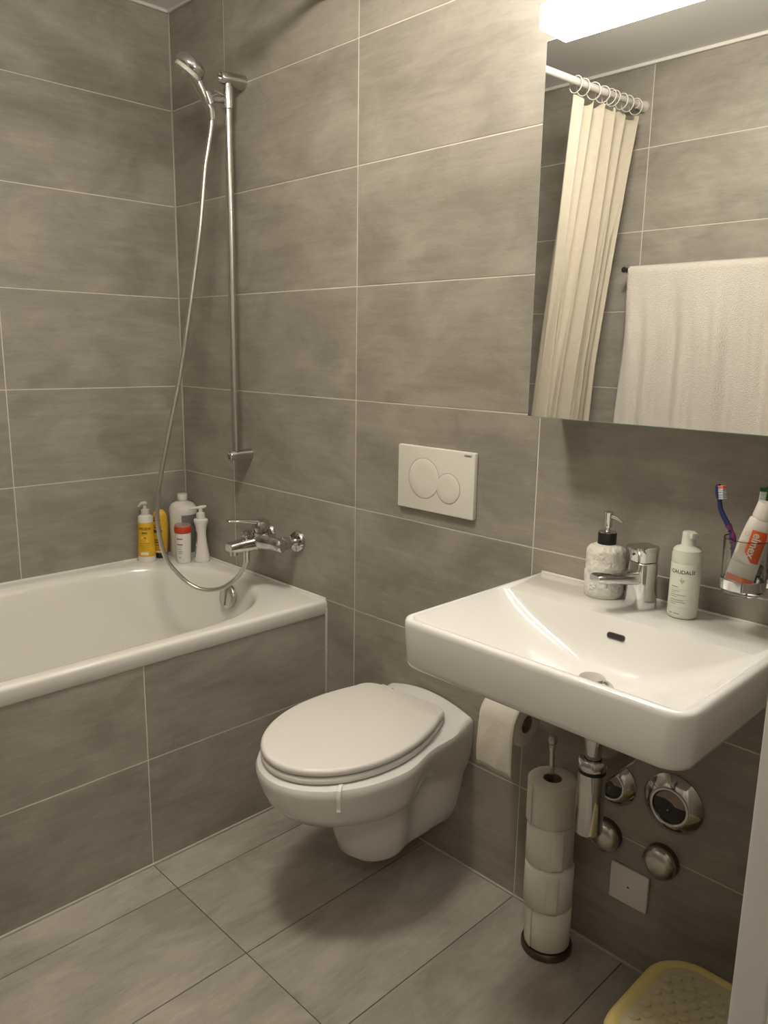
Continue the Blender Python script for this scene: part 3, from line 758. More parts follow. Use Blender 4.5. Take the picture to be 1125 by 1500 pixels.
# ------------------------------------------------------------------ spare roll stand
SX, SY = 1.667, -0.083
st = empty('spare_roll_stand', (SX, SY, 0)); tag(st, 'metal floor stand holding a column of spare toilet rolls', 'roll stand')
obj_lathe('base', [(0, 0), (0.056, 0), (0.058, 0.003), (0.058, 0.014), (0.055, 0.018), (0, 0.018)], M_DARKMET, st, 44)
obj_tube('rod', [(0, 0, 0.016), (-0.0195, 0.004, 0.488)], 0.0060, M_CHROME_B, st, 16)
obj_lathe('finial', [(0, 0.480), (0.0075, 0.482), (0.0080, 0.490), (0.0065, 0.493), (0.0100, 0.497), (0.0112, 0.505), (0.0090, 0.513), (0, 0.516)], M_CHROME_B, st, 24, (-0.0195, 0.004, 0))
zz = 0.0185
for k in range(4):
    h = 0.100
    rx = [0.0, -0.003, -0.009, -0.011][k]; ry = [-0.001, -0.003, 0.002, 0.0][k]
    r = [0.0515, 0.0545, 0.0525, 0.0535][k]
    t = empty('spare_toilet_roll', (SX + rx, SY + ry, zz), [0.3, 0.9, 2.0, 0.55][k])
    tag(t, ['spare toilet roll at the foot of the stand, resting on its metal base', 'spare toilet roll second up from the metal base of the stand',
            'spare toilet roll just below the topmost roll of the stand', 'topmost spare toilet roll of the stand, rod poking through it'][k], 'toilet roll', 'spare rolls on the stand')
    bm = bmesh.new(); roll_mesh(bm, r, h - 0.0006, 0.021, (0, 0, 1), (0, 0, h / 2)); link('roll', finish(bm, 'roll', 50), M_PAPER, t)
    bm = bmesh.new(); add_lathe(bm, [(0.0208, 0.002), (0.0208, h - 0.002), (0.0198, h - 0.002), (0.0198, 0.002), (0.0208, 0.002)], 28); link('core', finish(bm, 'core'), M_CARD, t)
    # loose end of the paper
    bm = bmesh.new(); rings = []
    aa = [-1.75, -0.6, -0.4, -1.85][k]
    for i in range(9):
        a = aa - 0.5 * i / 8; rr = r + 0.0006 + 0.0016 * (1 - i / 8) ** 2
        rings.append([(rr * cos(a) + 0.0008 * sin(j * 2.1), rr * sin(a), 0.003 + (h - 0.006) * j / 10) for j in range(11)])
    add_rings(bm, rings, False, False, False)
    e = link('loose_end', finish(bm, 'loose_end', 80), M_PAPER, t); e.rotation_euler = (0, 0, -t.rotation_euler.z)
    m_ = e.modifiers.new('thickness', 'SOLIDIFY'); m_.thickness = 0.0008
    zz += h

# ================================================================== WASHBASIN
BX0, BX1, BYF, BZ = 1.540, 2.100, -0.466, 0.850
basin = empty('washbasin', (0, 0, 0)); tag(basin, 'white rectangular ceramic washbasin mounted on the wall', 'washbasin')
DRX, DRY = 1.835, -0.252
NC = 10
def brect(x0, x1, y0, y1, rf, rb):
    """counter-clockwise rounded rectangle; y0 front, y1 back"""
    o = []
    for (cx, cy, r, a0) in ((x1, y1, rb, 0), (x0, y1, rb, 90), (x0, y0, rf, 180), (x1, y0, rf, 270)):
        sx = -1 if a0 in (0, 270) else 1; sy = -1 if a0 in (0, 90) else 1
        for i in range(NC + 1):
            a = radians(a0 + 90 * i / NC); o.append((cx + sx * r + r * cos(a), cy + sy * r + r * sin(a)))
        # points along the side to the next corner
        k = {0: ((x1 - rb, y1), (x0 + rb, y1)), 90: ((x0, y1 - rb), (x0, y0 + rf)), 180: ((x0 + rf, y0), (x1 - rf, y0)), 270: ((x1, y0 + rf), (x1, y1 - rb))}[a0]
        for i in range(1, 12):
            t = i / 12; o.append((k[0][0] + (k[1][0] - k[0][0]) * t, k[0][1] + (k[1][1] - k[0][1]) * t))
    return o
lvl = lambda o, z: [(x, y, z) for x, y in o]
rings = []
rings.append(lvl(brect(1.66, 1.98, -0.40, -0.06, 0.05, 0.01), 0.735))
rings.append(lvl(brect(1.575, 2.065, -0.435, -0.012, 0.04, 0.004), 0.752))
rings.append(lvl(brect(1.553, 2.087, -0.455, -0.004, 0.036, 0.003), 0.7555))
rings.append(lvl(brect(1.546, 2.094, -0.461, -0.001, 0.036, 0.002), 0.760))
rings.append(lvl(brect(1.543, 2.097, -0.464, -0.001, 0.036, 0.002), 0.770))
rings.append(lvl(brect(BX0, BX1, BYF, -0.001, 0.036, 0.002), 0.838))
rings.append(lvl(brect(BX0 + .001, BX1 - .001, BYF + .001, -0.001, 0.035, 0.002), 0.845))
rings.append(lvl(brect(BX0 + .004, BX1 - .004, BYF + .004, -0.002, 0.032, 0.002), 0.849))
rings.append(lvl(brect(BX0 + .008, BX1 - .008, BYF + .008, -0.005, 0.030, 0.002), 0.850))
inner = brect(BX0 + .014, BX1 - .014, BYF + .014, -0.160, 0.026, 0.022)
rings.append(lvl(inner, 0.8498))
IX0, IX1, IY0, IY1 = BX0 + .014, BX1 - .014, BYF + .014, -0.160
def bowl_rect(d, fx, fy, k):
    """one level of the bowl: depth d, shrunk towards the drain by fx and fy, corner roundness k"""
    e = 0.024
    x0 = IX0 + (DRX - e - IX0) * fx; x1 = IX1 + (DRX + e - IX1) * fx
    y0 = IY0 + (DRY - e - IY0) * fy; y1 = IY1 + (DRY + e - IY1) * fy
    h = min(x1 - x0, y1 - y0) / 2
    r = 0.024 + (h - 0.0241 - 0.024) * k if h > 0.05 else h * 0.998
    r = min(r, h * 0.998)
    return [(x, y, 0.8492 - d) for x, y in brect(x0, x1, y0, y1, r, r)]
BOWL = [(0.0015, .006, .010, .0), (0.004, .016, .024, .03), (0.010, .040, .050, .10), (0.020, .085, .095, .20), (0.032, .150, .15, .32), (0.044, .230, .205, .44), (0.056, .320, .265, .55),
        (0.067, .420, .335, .66), (0.077, .520, .42, .76), (0.085, .620, .52, .84), (0.092, .72, .63, .90), (0.0975, .82, .76, .95), (0.1015, .91, .88, .98), (0.104, 1.0, 1.0, 1.0)]
for b_ in BOWL: rings.append(bowl_rect(*b_))
bm = bmesh.new(); add_rings(bm, rings)
link('bowl', finish(bm, 'bowl', 50), M_CERAMIC, basin)
# overflow slot on the rear slope
def back_pt(d):
    for (d0, _, f0, _), (d1, _, f1, _) in zip(BOWL, BOWL[1:]):
        if d0 <= d <= d1:
            fy = f0 + (f1 - f0) * (d - d0) / (d1 - d0); return Vector((0, IY1 + (DRY + 0.024 - IY1) * fy, 0.8492 - d))
a, b = back_pt(0.026), back_pt(0.040)
t_ = (b - a).normalized(); nrm = Vector((0, t_.z, -t_.y)); nrm = -nrm if nrm.y > 0 else nrm
mid = back_pt(0.033)
bm = bmesh.new()
o_ = rrect(0.037, 0.012, 0.0058, 6); o2 = rrect(0.033, 0.008, 0.0039, 6)
fr = lambda u, v, w: (1.826 + u, mid.y - t_.y * v + nrm.y * w, mid.z - t_.z * v + nrm.z * w)
add_rings(bm, [[fr(u, v, -0.004) for u, v in o_], [fr(u, v, 0.0016) for u, v in o_], [fr(u, v, 0.0016) for u, v in o2], [fr(u, v, -0.002) for u, v in o2]], True, True)
link('overflow_slot', finish(bm, 'overflow_slot', 40), M_DARKMET, basin)
bm = bmesh.new(); add_rings(bm, [[fr(u, v, -0.0035) for u, v in o2], [fr(u, v, 0.0012) for u, v in o2]]); link('overflow_hole', finish(bm, 'overflow_hole', 40), M_DARK, basin)
obj_lathe('drain_ring', [(0.012, 0.742), (0.031, 0.7455), (0.033, 0.7465), (0.031, 0.7485), (0.026, 0.7485), (0.022, 0.745), (0.012, 0.744)], M_CHROME, basin, 36, (DRX, DRY, 0))
obj_lathe('drain_plug', [(0, 0.744), (0.008, 0.744), (0.008, 0.757), (0.0235, 0.758), (0.0245, 0.761), (0.022, 0.7635), (0, 0.7645)], M_CHROME_B, basin, 36, (DRX - 0.004, DRY - 0.004, 0))
obj_box('wall_sealant', (BX0 + 0.004, -0.006, 0.846), (BX1 - 0.004, -0.0003, 0.853), M_SEALW, basin, 0.0015)

# bottle trap
tr = empty('bottle_trap', (1.839, -0.245, 0.45)); tag(tr, 'chrome bottle trap hanging below the washbasin', 'trap')
obj_lathe('inlet_pipe', [(0, 0.120), (0.0145, 0.120), (0.0145, 0.165), (0.0195, 0.192), (0.0215, 0.200), (0.026, 0.215), (0.026, 0.235), (0.020, 0.250), (0.020, 0.288), (0, 0.288)], M_CHROME, tr, 32)
obj_lathe('collar_nut', [(0.016, 0.152), (0.024, 0.153), (0.0262, 0.150), (0.0265, 0.134), (0.025, 0.132), (0, 0.132)], M_CHROME, tr, 36)
obj_lathe('seal_ring', [(0, 0.1265), (0.0255, 0.1268), (0.0255, 0.1318), (0, 0.1318)], M_BLACK, tr, 36)
obj_lathe('cup', [(0, 0), (0.021, 0.0), (0.0245, 0.0025), (0.0262, 0.007), (0.0262, 0.126), (0, 0.126)], M_CHROME, tr, 40)
obj_tube('outlet_arm', [(0, 0.015, 0.104), (0, 0.243, 0.104)], 0.0165, M_CHROME, tr, 24)
obj_lathe('wall_rosette', [(0.0165, 0), (0.032, 0.0), (0.032, 0.003), (0.028, 0.010), (0.0165, 0.012)], M_CHROME, tr, 32, (0, 0.2445, 0.104), (0, -1, 0))

# water meters and stop-valve caps on the wall
def meter(x, z, r, label):
    t = empty('water_meter', (x, 0, z)); tag(t, label, 'water meter', 'flush-mounted water meters under the basin')
    k = r / 0.064
    obj_lathe('bezel', [(0.064 * k, 0), (0.0645 * k, 0.003), (0.063 * k, 0.005), (0.0435 * k, 0.020), (0.042 * k, 0.0205), (0.040 * k, 0.019)], M_CHROME, t, 64, (0, 0, 0), (0, -1, 0))
    obj_lathe('inner_ring', [(0.0415 * k, 0.018), (0.040 * k, 0.0215), (0.036 * k, 0.0215), (0.0345 * k, 0.017)], M_CHROME_B, t, 56, (0, 0, 0), (0, -1, 0))
    obj_lathe('dial_glass', [(0.0375 * k, 0.0), (0.0375 * k, 0.0172), (0, 0.0172)], M_METERGLASS, t, 48, (0, 0, 0), (0, -1, 0))
    # paper label showing across the top of the dial
    bm = bmesh.new(); rr = 0.033 * k
    pts = [(rr * cos(radians(a)), rr * sin(radians(a))) for a in range(8, 166, 8)]
    pts += [(-0.012 * k, 0.014 * k), (0.004 * k, 0.009 * k), (0.010 * k, 0.003 * k)]
    vs = [bm.verts.new((x_, -0.0176, z_)) for x_, z_ in pts]
    f = bm.faces.new(vs); bmesh.ops.triangulate(bm, faces=[f])
    me = bpy.data.meshes.new('dial_label'); bm.to_mesh(me); bm.free(); link('dial_label', me, M_METERLABEL, t)
    obj_lathe('dial_dot', [(0.0016 * k, 0.0172), (0.0012 * k, 0.0178), (0, 0.0178)], M_INKW, t, 10, (-0.004 * k, 0, -0.010 * k), (0, -1, 0))
meter(1.893, 0.429, 0.064, 'round chrome water meter cover with dark dial, the one clear of the trap')
meter(1.760, 0.420, 0.052, 'round chrome water meter cover half hidden behind the bottle trap')
def valve(x, z, r, label):
    t = empty('stop_valve_cap', (x, 0, z)); tag(t, label, 'valve cap', 'chrome stop-valve caps under the basin')
    obj_lathe('sleeve', [(0, 0), (r + 0.001, 0), (r + 0.001, 0.014), (0, 0.014)], M_DARKMET, t, 44, (0, 0, 0), (0, -1, 0))
    obj_lathe('dome', [(r, 0.0145), (r, 0.018), (r * 0.97, 0.022), (r * 0.8, 0.0275), (r * 0.5, 0.0315), (0, 0.033)], M_CHROME_B, t, 44, (0, 0, 0), (0, -1, 0))
valve(1.882, 0.292, 0.036, 'domed chrome valve cap right above the white cover plate')
valve(1.752, 0.292, 0.036, 'domed chrome valve cap below the bottle trap')
cp = empty('cover_plate', (1.8155, 0, 0.1935)); tag(cp, 'square white blank cover plate with a centre screw near the floor', 'cover plate')
bm = bmesh.new(); add_slab(bm, rrect(0.089, 0.086, 0.003, 3), 0.0005, 0.009, 0.0025, 3); on_wall(link('plate', finish(bm, 'plate'), M_PLASTIC, cp), 0, 0)
obj_lathe('screw', [(0.0022, 0.009), (0.0022, 0.0096), (0, 0.0096)], M_DARK, cp, 12, (0, 0, 0), (0, -1, 0))

# basin faucet
fa = empty('basin_faucet', (1.816, -0.066, BZ)); tag(fa, 'chrome single-lever faucet on the washbasin ledge', 'faucet')
fa.rotation_euler = (0, 0, radians(-22))
bm = bmesh.new()
rings = []
for z, w, h, r in ((0.0, .050, .050, .012), (0.002, .051, .051, .013), (0.05, .048, .048, .014), (0.090, .046, .047, .014), (0.0915, .044, .045, .014)):
    rings.append([(a, b2, z) for a, b2 in rrect(w, h, r, 5)])
add_rings(bm, rings); link('body', finish(bm, 'body', 40), M_CHROME, fa)
bm = bmesh.new(); rings = []
for y, w, h, z in ((-0.015, .040, .026, .062), (-0.04, .038, .024, .063), (-0.08, .035, .019, .066), (-0.108, .033, .017, .068), (-0.114, .029, .012, .068)):
    rings.append([(a, y, z + b2) for a, b2 in rrect(w, h, min(w, h) * 0.35, 4)])
add_rings(bm, rings); spt = link('spout', finish(bm, 'spout', 45), M_CHROME, fa)
obj_lathe('aerator', [(0, -0.011), (0.0105, -0.011), (0.0115, 0.0), (0, 0)], M_CHROME_B, spt, 22, (0, -0.096, 0.060))
bm = bmesh.new(); rings = []
for z, w, h, r, yo in ((0.0935, .044, .046, .013, 0), (0.110, .046, .049, .014, -.001), (0.119, .047, .054, .012, -.004), (0.123, .044, .052, .011, -.004)):
    rings.append([(a, b2 + yo, z) for a, b2 in rrect(w, h, r, 5)])
add_rings(bm, rings); lev = link('lever', finish(bm, 'lever', 40), M_CHROME, fa)
obj_lathe('lever_dot', [(0.0025, 0), (0.0025, 0.0006), (0, 0.0006)], M_DARKMET, lev, 12, (0, -0.0262, 0.108), (0, -1, 0))

# soap dispenser
sd_ = empty('soap_dispenser', (1.727, -0.052, BZ)); tag(sd_, 'white embossed stoneware soap dispenser with a black and chrome pump', 'soap dispenser')
bm = bmesh.new()
prof = [(0, 0), (0.036, 0.0), (0.0385, 0.003), (0.0392, 0.012), (0.0388, 0.03), (0.0385, 0.05), (0.0388, 0.07), (0.0390, 0.088), (0.0382, 0.096), (0.034, 0.102), (0.026, 0.106), (0.016, 0.109), (0, 0.109)]
add_lathe(bm, prof, 72)
me = finish(bm, 'jar', 50)
jar = link('jar', me, M_STONE, sd_)
# embossed flowers
rng = random.Random(9)
bm = bmesh.new()
for k in range(26):
    a = rng.uniform(0, 2 * pi); z = rng.uniform(0.012, 0.084); r = 0.0388
    for q in range(5):
        b_ = 2 * pi * q / 5 + rng.random() * 0.3; rr = 0.0052
        aa = a + rr * cos(b_) / r; z2 = z + rr * sin(b_)
        add_lathe(bm, [(0.0034, -0.0016), (0.0032, 0.0004), (0.0020, 0.0014), (0, 0.0017)], 8, (r * cos(aa), r * sin(aa), z2), (cos(aa), sin(aa), 0))
em = link('embossed_flowers', finish(bm, 'embossed_flowers', 60), M_STONE, jar); em['kind'] = 'stuff'
obj_lathe('collar', [(0.0165, 0.107), (0.0185, 0.108), (0.0185, 0.130), (0.0175, 0.132), (0, 0.132)], M_BLACK, sd_, 36)
obj_lathe('collar_top', [(0.0176, 0.1315), (0.0176, 0.1335), (0.006, 0.135), (0.005, 0.138), (0.0045, 0.142), (0, 0.142)], M_CHROME, sd_, 30)
obj_lathe('pump_head', [(0, 0.141), (0.0075, 0.142), (0.008, 0.146), (0.0078, 0.168), (0.0088, 0.171), (0.0088, 0.174), (0, 0.175)], M_CHROME, sd_, 26)
obj_tube('pump_nozzle', [(0.004, 0.0, 0.165), (0.016, 0.002, 0.163), (0.026, 0.003, 0.158), (0.029, 0.003, 0.155)], [0.0042, 0.0036, 0.003, 0.0028], M_CHROME, sd_, 12)

# foam cleanser bottle
fb = empty('foam_bottle', (1.897, -0.058, BZ)); tag(fb, 'pale mint foam cleanser bottle beside the basin faucet', 'bottle')
prf = [(0.0235, 0.0), (0.0262, 0.002), (0.0272, 0.006), (0.0272, 0.104)]
obj_lathe('bottle_body', [(0, 0)] + prf + [(0.0265, 0.1055), (0, 0.1055)], M_MINT, fb, 48)
cap = obj_lathe('cap', [(0.0262, 0.105), (0.0270, 0.107), (0.0270, 0.122), (0.0255, 0.126), (0.0255, 0.130), (0.022, 0.134), (0.0150, 0.1365), (0.0128, 0.139), (0.0120, 0.156), (0.0118, 0.162), (0.0105, 0.164), (0, 0.1645)], M_MINT, fb, 48)
bm = bmesh.new(); add_box(bm, (0.002, -0.0075, 0.1525), (0.0165, 0.0075, 0.1640), 0.0025)
o = link('nozzle', finish(bm, 'nozzle'), M_MINT, cap); o.rotation_euler = (0, 0, radians(-25))
FD = math.atan2(-1.0, 0.24)
fnf = wrap(0.0272, 0.0, FD, 0.0004)
obj_text('lettering', 'CAUDALÍE', 0.0098, M_INK, fb, lambda u, v: fnf(u, v + 0.091), 0.00012)
grape = [(-0.0042, 0.0752, -0.0002, 0.0762), (0.0008, 0.0752, 0.0046, 0.0762), (-0.003, 0.0732, 0.0034, 0.0742), (-0.0018, 0.0712, 0.0022, 0.0722), (-0.0008, 0.0692, 0.0012, 0.0702), (-0.0026, 0.0785, 0.0, 0.0795)]
obj_print('grape_mark', grape, M_INKG, fb, fnf)
lines = [(-0.021, 0.0615, -0.007, 0.0630)]
z = 0.0535
for w in (0.018, 0.010, 0.030, 0.014):
    lines.append((-0.021, z, -0.021 + w, z + 0.0011)); z -= 0.0036
z -= 0.003
for w in (0.026, 0.030, 0.012):
    lines.append((-0.021, z, -0.021 + w, z + 0.0011)); z -= 0.0036
lines += [(-0.021, 0.0100, -0.014, 0.0115), (-0.011, 0.0100, 0.000, 0.0115)]
obj_print('print_lines', lines, M_INKG, fb, fnf)
obj_print('print_rule', [(-0.020, 0.0578, 0.015, 0.0581), (-0.020, 0.0385, 0.015, 0.0388), (-0.020, 0.0225, 0.012, 0.0228)], M_INKG, fb, fnf)

# ================================================================== TUMBLER ON THE WALL
CX, CY, CZ = 2.006, -0.072, 0.922
hd_ = empty('tumbler_holder', (CX, 0, CZ)); tag(hd_, 'chrome wall ring holding the toothbrush glass beside the mirror', 'holder')
bm = bmesh.new(); add_lathe(bm, [(0.0360, 0.012), (0.0385, 0.012), (0.0385, 0.029), (0.0360, 0.029), (0.0360, 0.012)], 48, (0, CY, 0)); link('ring', finish(bm, 'ring', 40), M_CHROME, hd_)
obj_tube('arm', [(0.010, -0.004, 0.020), (0.012, -0.020, 0.020), (0.010, -0.038, 0.020)], [0.008, 0.007, 0.006], M_CHROME, hd_, 14)
obj_lathe('rosette', [(0, 0), (0.024, 0), (0.024, 0.008), (0.021, 0.012), (0, 0.013)], M_CHROME, hd_, 32, (0.010, 0, 0.020), (0, -1, 0))
gl = empty('toothbrush_glass', (CX, CY, CZ)); tag(gl, 'clear glass tumbler held in the chrome wall ring', 'tumbler')
obj_lathe('glass', [(0, 0), (0.029, 0.0), (0.0335, 0.003), (0.0350, 0.012), (0.0380, 0.10), (0.0376, 0.1015), (0.0362, 0.100), (0.0332, 0.014), (0.029, 0.0095), (0, 0.009)], M_GLASS, gl, 48)
# toothpaste tube
tu = empty('toothpaste_tube', (1.998, -0.078, CZ + 0.0125)); tag(tu, 'white and orange toothpaste tube leaning in the glass, cap up', 'toothpaste')
tu.rotation_euler = (radians(2), radians(13), radians(12))
bm = bmesh.new(); rings = []
for z, w, d in ((0.0, .047, .0016), (0.010, .047, .0022), (0.03, .0467, .010), (0.06, .0460, .017), (0.09, .0445, .024), (0.115, .041, .029), (0.128, .037, .031), (0.132, .030, .028), (0.134, .022, .022)):
    rings.append([(w / 2 * cos(2 * pi * k / 32), (d / 2) * sin(2 * pi * k / 32) * (1 + 0.06 * sin(z * 90 + k)), z) for k in range(32)])
add_rings(bm, rings); tube = link('tube_body', finish(bm, 'tube_body', 50), M_TUBE, tu)
obj_lathe('cap', [(0, 0.132), (0.0155, 0.132), (0.0165, 0.134), (0.0150, 0.158), (0.0140, 0.160), (0, 0.1605)], M_TUBE, tu, 32)
prt = [(0.0, .047, .0016), (0.010, .047, .0022), (0.03, .0467, .010), (0.06, .0460, .017), (0.09, .0445, .024), (0.115, .041, .029), (0.128, .037, .031)]
def tfn(u, v):
    for (z0, w0, d0), (z1, w1, d1) in zip(prt, prt[1:]):
        if z0 <= v <= z1 + 1e-6:
            t = (v - z0) / (z1 - z0); w = w0 + (w1 - w0) * t; d = d0 + (d1 - d0) * t
            c = max(-0.999, min(0.999, u / (w / 2))); return Vector((u, -(d / 2) * 1.06 * math.sqrt(1 - c * c) - 0.0010, v))
    return Vector((u, -0.02, v))
def tube_patch(name, poly, mat, nv=18):
    """poly: function v -> (u0, u1)"""
    bm = bmesh.new(); v0, v1, f = poly; rings = []
    for k in range(nv + 1):
        v = v0 + (v1 - v0) * k / nv; u0, u1 = f(v)
        rings.append([tfn(u0 + (u1 - u0) * i / 8, v) for i in range(9)])
    add_rings(bm, rings, False, False, False); return link(name, finish(bm, name, 0), mat, tube)
ob = tube_patch('orange_block', (0.052, 0.112, lambda v: (max(-0.006 + max(0, (0.068 - v)) * 0.9, -0.006), 0.0195 - max(0, v - 0.1) * .15)), M_ORANGE)
tube_patch('orange_band', (0.010, 0.021, lambda v: (-0.0222, 0.0222)), M_ORANGE, 4)
tube_patch('faint_lines', (0.046, 0.0475, lambda v: (-0.022, 0.008)), M_FAINT, 2)
for k in range(5):
    tube_patch('small_print', (0.060, 0.088, lambda v, k=k: (-0.0180 + 0.0024 * k, -0.0168 + 0.0024 * k)), M_FAINT, 6)
def efn(u, v):
    q = tfn(0.0045 + v, 0.084 - u); return q + Vector((0, -0.0016, 0))
obj_text('lettering', 'elmex', 0.0195, M_INKW, tube, efn, 0.0004)
bm = bmesh.new(); n = 20
ra = [tfn(-0.0125 + 0.0042 * cos(2 * pi * k / n), 0.1015 + 0.0042 * sin(2 * pi * k / n)) for k in range(n)]
rb_ = [tfn(-0.0125 + 0.0034 * cos(2 * pi * k / n), 0.1015 + 0.0034 * sin(2 * pi * k / n)) for k in range(n)]
add_rings(bm, [ra, rb_], False, False); link('round_mark', finish(bm, 'round_mark', 0), M_FAINT, tube)
# toothbrushes
def toothbrush(name, pts, mat_a, mat_b, label, side, bm_tip):
    base = Vector(pts[0]); t = empty(name, base); tag(t, label, 'toothbrush', 'toothbrushes in the glass')
    P = [Vector(p) - base for p in spline(pts, 6)]
    n = len(P); k = int(n * 0.60)
    obj_tube('grip', P[:k + 1], [0.0052 + 0.0012 * sin(i * 0.9) for i in range(k + 1)], mat_b, t, 14)
    obj_tube('neck', P[k:], [0.0050 - 0.0012 * i / (n - k) for i in range(n - k)], mat_a, t, 12)
    d = (P[-1] - P[-4]).normalized(); s = Vector(side).normalized()
    s = (s - d * s.dot(d)).normalized(); w = d.cross(s)
    e = P[-1]
    bm = bmesh.new(); o = rrect(0.0125, 0.027, 0.006, 5)
    add_rings(bm, [[e + w * a + d * (b + 0.008) + s * q for a, b in o] for q in (-0.0025, 0.0022)])
    hd2 = link('head', finish(bm, 'head', 40), mat_a, t)
    for nm, mt, b0, b1, ln in (('bristles', M_BRIS, -0.004, 0.0135, 0.0095), ('tip_bristles', bm_tip, 0.0145, 0.0200, 0.0105)):
        bm = bmesh.new(); b = b0
        while b < b1:
            for a in (-0.0042, -0.0014, 0.0014, 0.0042):
                c = e + w * a + d * b + s * 0.002
                add_lathe(bm, [(0.0012, 0), (0.0014, ln), (0, ln + 0.0004)], 6, c, s)
            b += 0.0031
        q = link(nm, finish(bm, nm, 40), mt, hd2); q['kind'] = 'stuff'
    for j in range(4):
        c = P[int(k * (0.55 + 0.11 * j))]
        obj_lathe('grip_dimple', [(0.0028, 0.0046), (0.0024, 0.0066), (0, 0.0068)], M_BLUE if mat_b is M_PURPLE else M_INKW, t, 10, c, (-0.2, -1, 0.1))
toothbrush('toothbrush', [(1.999, -0.072, 0.936), (1.993, -0.074, 0.965), (1.985, -0.076, 1.000), (1.981, -0.077, 1.028), (1.968, -0.076, 1.048), (1.956, -0.075, 1.068), (1.951, -0.074, 1.090)],
           M_BLUE, M_PURPLE, 'blue and purple toothbrush standing in the glass tumbler', (1, -0.25, 0.05), M_BRISR)
toothbrush('toothbrush', [(2.008, -0.052, 0.936), (2.012, -0.050, 0.99), (2.016, -0.049, 1.03), (2.019, -0.048, 1.055), (2.021, -0.048, 1.075), (2.022, -0.048, 1.092)],
           M_GREEN, M_GREEN, 'green toothbrush hidden behind the toothpaste tube', (-0.9, -0.5, 0), M_GREEN)

# ================================================================== MIRROR CABINET AND ITS LIGHT
MXL, MXR, MY, MZ0, MZ1 = 1.5615, 2.160, -0.115, 1.206, 1.907
mc = empty('mirror_cabinet', (MXL, 0, MZ0)); tag(mc, 'frameless mirror cabinet on the wall above the washbasin', 'mirror cabinet')
L0 = Vector((MXL, 0, MZ0))
obj_box('carcass', Vector((MXL + .004, MY + 0.006, MZ0 + .003)) - L0, Vector((MXR - .004, -0.0005, MZ1)) - L0, M_PAINT, mc, 0.001)
glass = obj_box('mirror_backing', Vector((MXL, MY + 0.0005, MZ0)) - L0, Vector((MXR, MY + 0.0055, MZ1)) - L0, M_GEDGE, mc)
glass['label'] = 'green glass edge of the mirror'
obj_box('mirror_face', Vector((MXL + .001, MY - 0.0004, MZ0 + .0015)) - L0, Vector((MXR - .001, MY + 0.0005, MZ1 - .001)) - L0, M_MIRROR, mc)
lb = empty('light_bar', (MXL, MY, MZ1)); tag(lb, 'lit white light bar running along the top of the mirror', 'lamp')
obj_box('diffuser', (0.012, -0.044, 0.004), (MXR - MXL - 0.004, 0.058, 0.048), M_LAMP, lb, 0.004)
obj_box('housing', (0.004, 0.0585, 0.0005), (MXR - MXL - 0.004, 0.112, 0.050), M_PAINT, lb, 0.002)

# ================================================================== STOOL
sl_ = empty('step_stool', (2.112, -0.262, 0)); tag(sl_, 'yellow plastic step stool with a pimpled top on the floor under the basin', 'stool')
SH = 0.200
bm = bmesh.new()
o = rrect(0.318, 0.300, 0.085, 10)
rings = []
for z, d in ((0.0, -0.020), (0.03, -0.017), (0.12, -0.006), (0.17, 0.0), (0.186, 0.0), (0.195, 0.003), (SH, 0.010), (SH, 0.020), (SH - 0.003, 0.024)):
    rings.append([(x, y, z) for x, y in inset(o, d)])
add_rings(bm, rings, False, True)
link('shell', finish(bm, 'shell', 50), M_YELLOWP, sl_)
bm = bmesh.new(); add_slab(bm, inset(o, 0.026), SH - 0.003, SH - 0.0005, 0.001, 2); mat_ = link('grip_mat', finish(bm, 'grip_mat'), M_STOOLTOP, sl_)
bm = bmesh.new(); add_lathe(bm, [(0.0085, -0.001), (0.0083, 0.0022), (0.0074, 0.0038), (0.0052, 0.0034), (0, 0.0022)], 12, sx=1.25, sy=0.72); pad_me = finish(bm, 'grip_pad', 60); pad_me.materials.append(M_PADGREY)
row = 0; y = -0.118
while y <= 0.118:
    x = -0.128 + (0.0125 if row % 2 else 0)
    while x <= 0.128:
        dx, dy = max(0, abs(x) - 0.060), max(0, abs(y) - 0.055)
        if math.hypot(dx, dy) < 0.058:
            p = link('grip_pad', pad_me, None, mat_, (x, y, SH - 0.0004), (0, 0, radians(random.uniform(-8, 8) + 35)))
        x += 0.025
    y += 0.0195; row += 1

# ================================================================== CURTAIN, ROD, TOWEL (seen in the mirror)
rodA, rodB = Vector((0.905, YD + 0.0005, 2.247)), Vector((0.79, -0.0005, 2.240))
rd = empty('curtain_rod', rodA); tag(rd, 'white telescopic shower curtain rod over the edge of the bath', 'curtain rod')
dv = rodB - rodA; dn = dv.normalized()
obj_tube('outer_tube', [dn * 0.25, dv - dn * 0.03], 0.0125, M_PLASTIC, rd, 20)
obj_tube('inner_tube', [dn * 0.03, dn * 0.252], 0.0105, M_PLASTIC_GREY, rd, 20)
obj_lathe('end_cup', [(0, 0), (0.020, 0.0), (0.020, 0.012), (0.0155, 0.018), (0.0145, 0.055), (0, 0.055)], M_PLASTIC_GREY, rd, 28, (0, 0, 0), dn)
obj_lathe('end_cup', [(0, 0), (0.020, 0.0), (0.020, 0.012), (0.0155, 0.018), (0.0145, 0.045), (0, 0.045)], M_PLASTIC_GREY, rd, 28, dv, -dn)

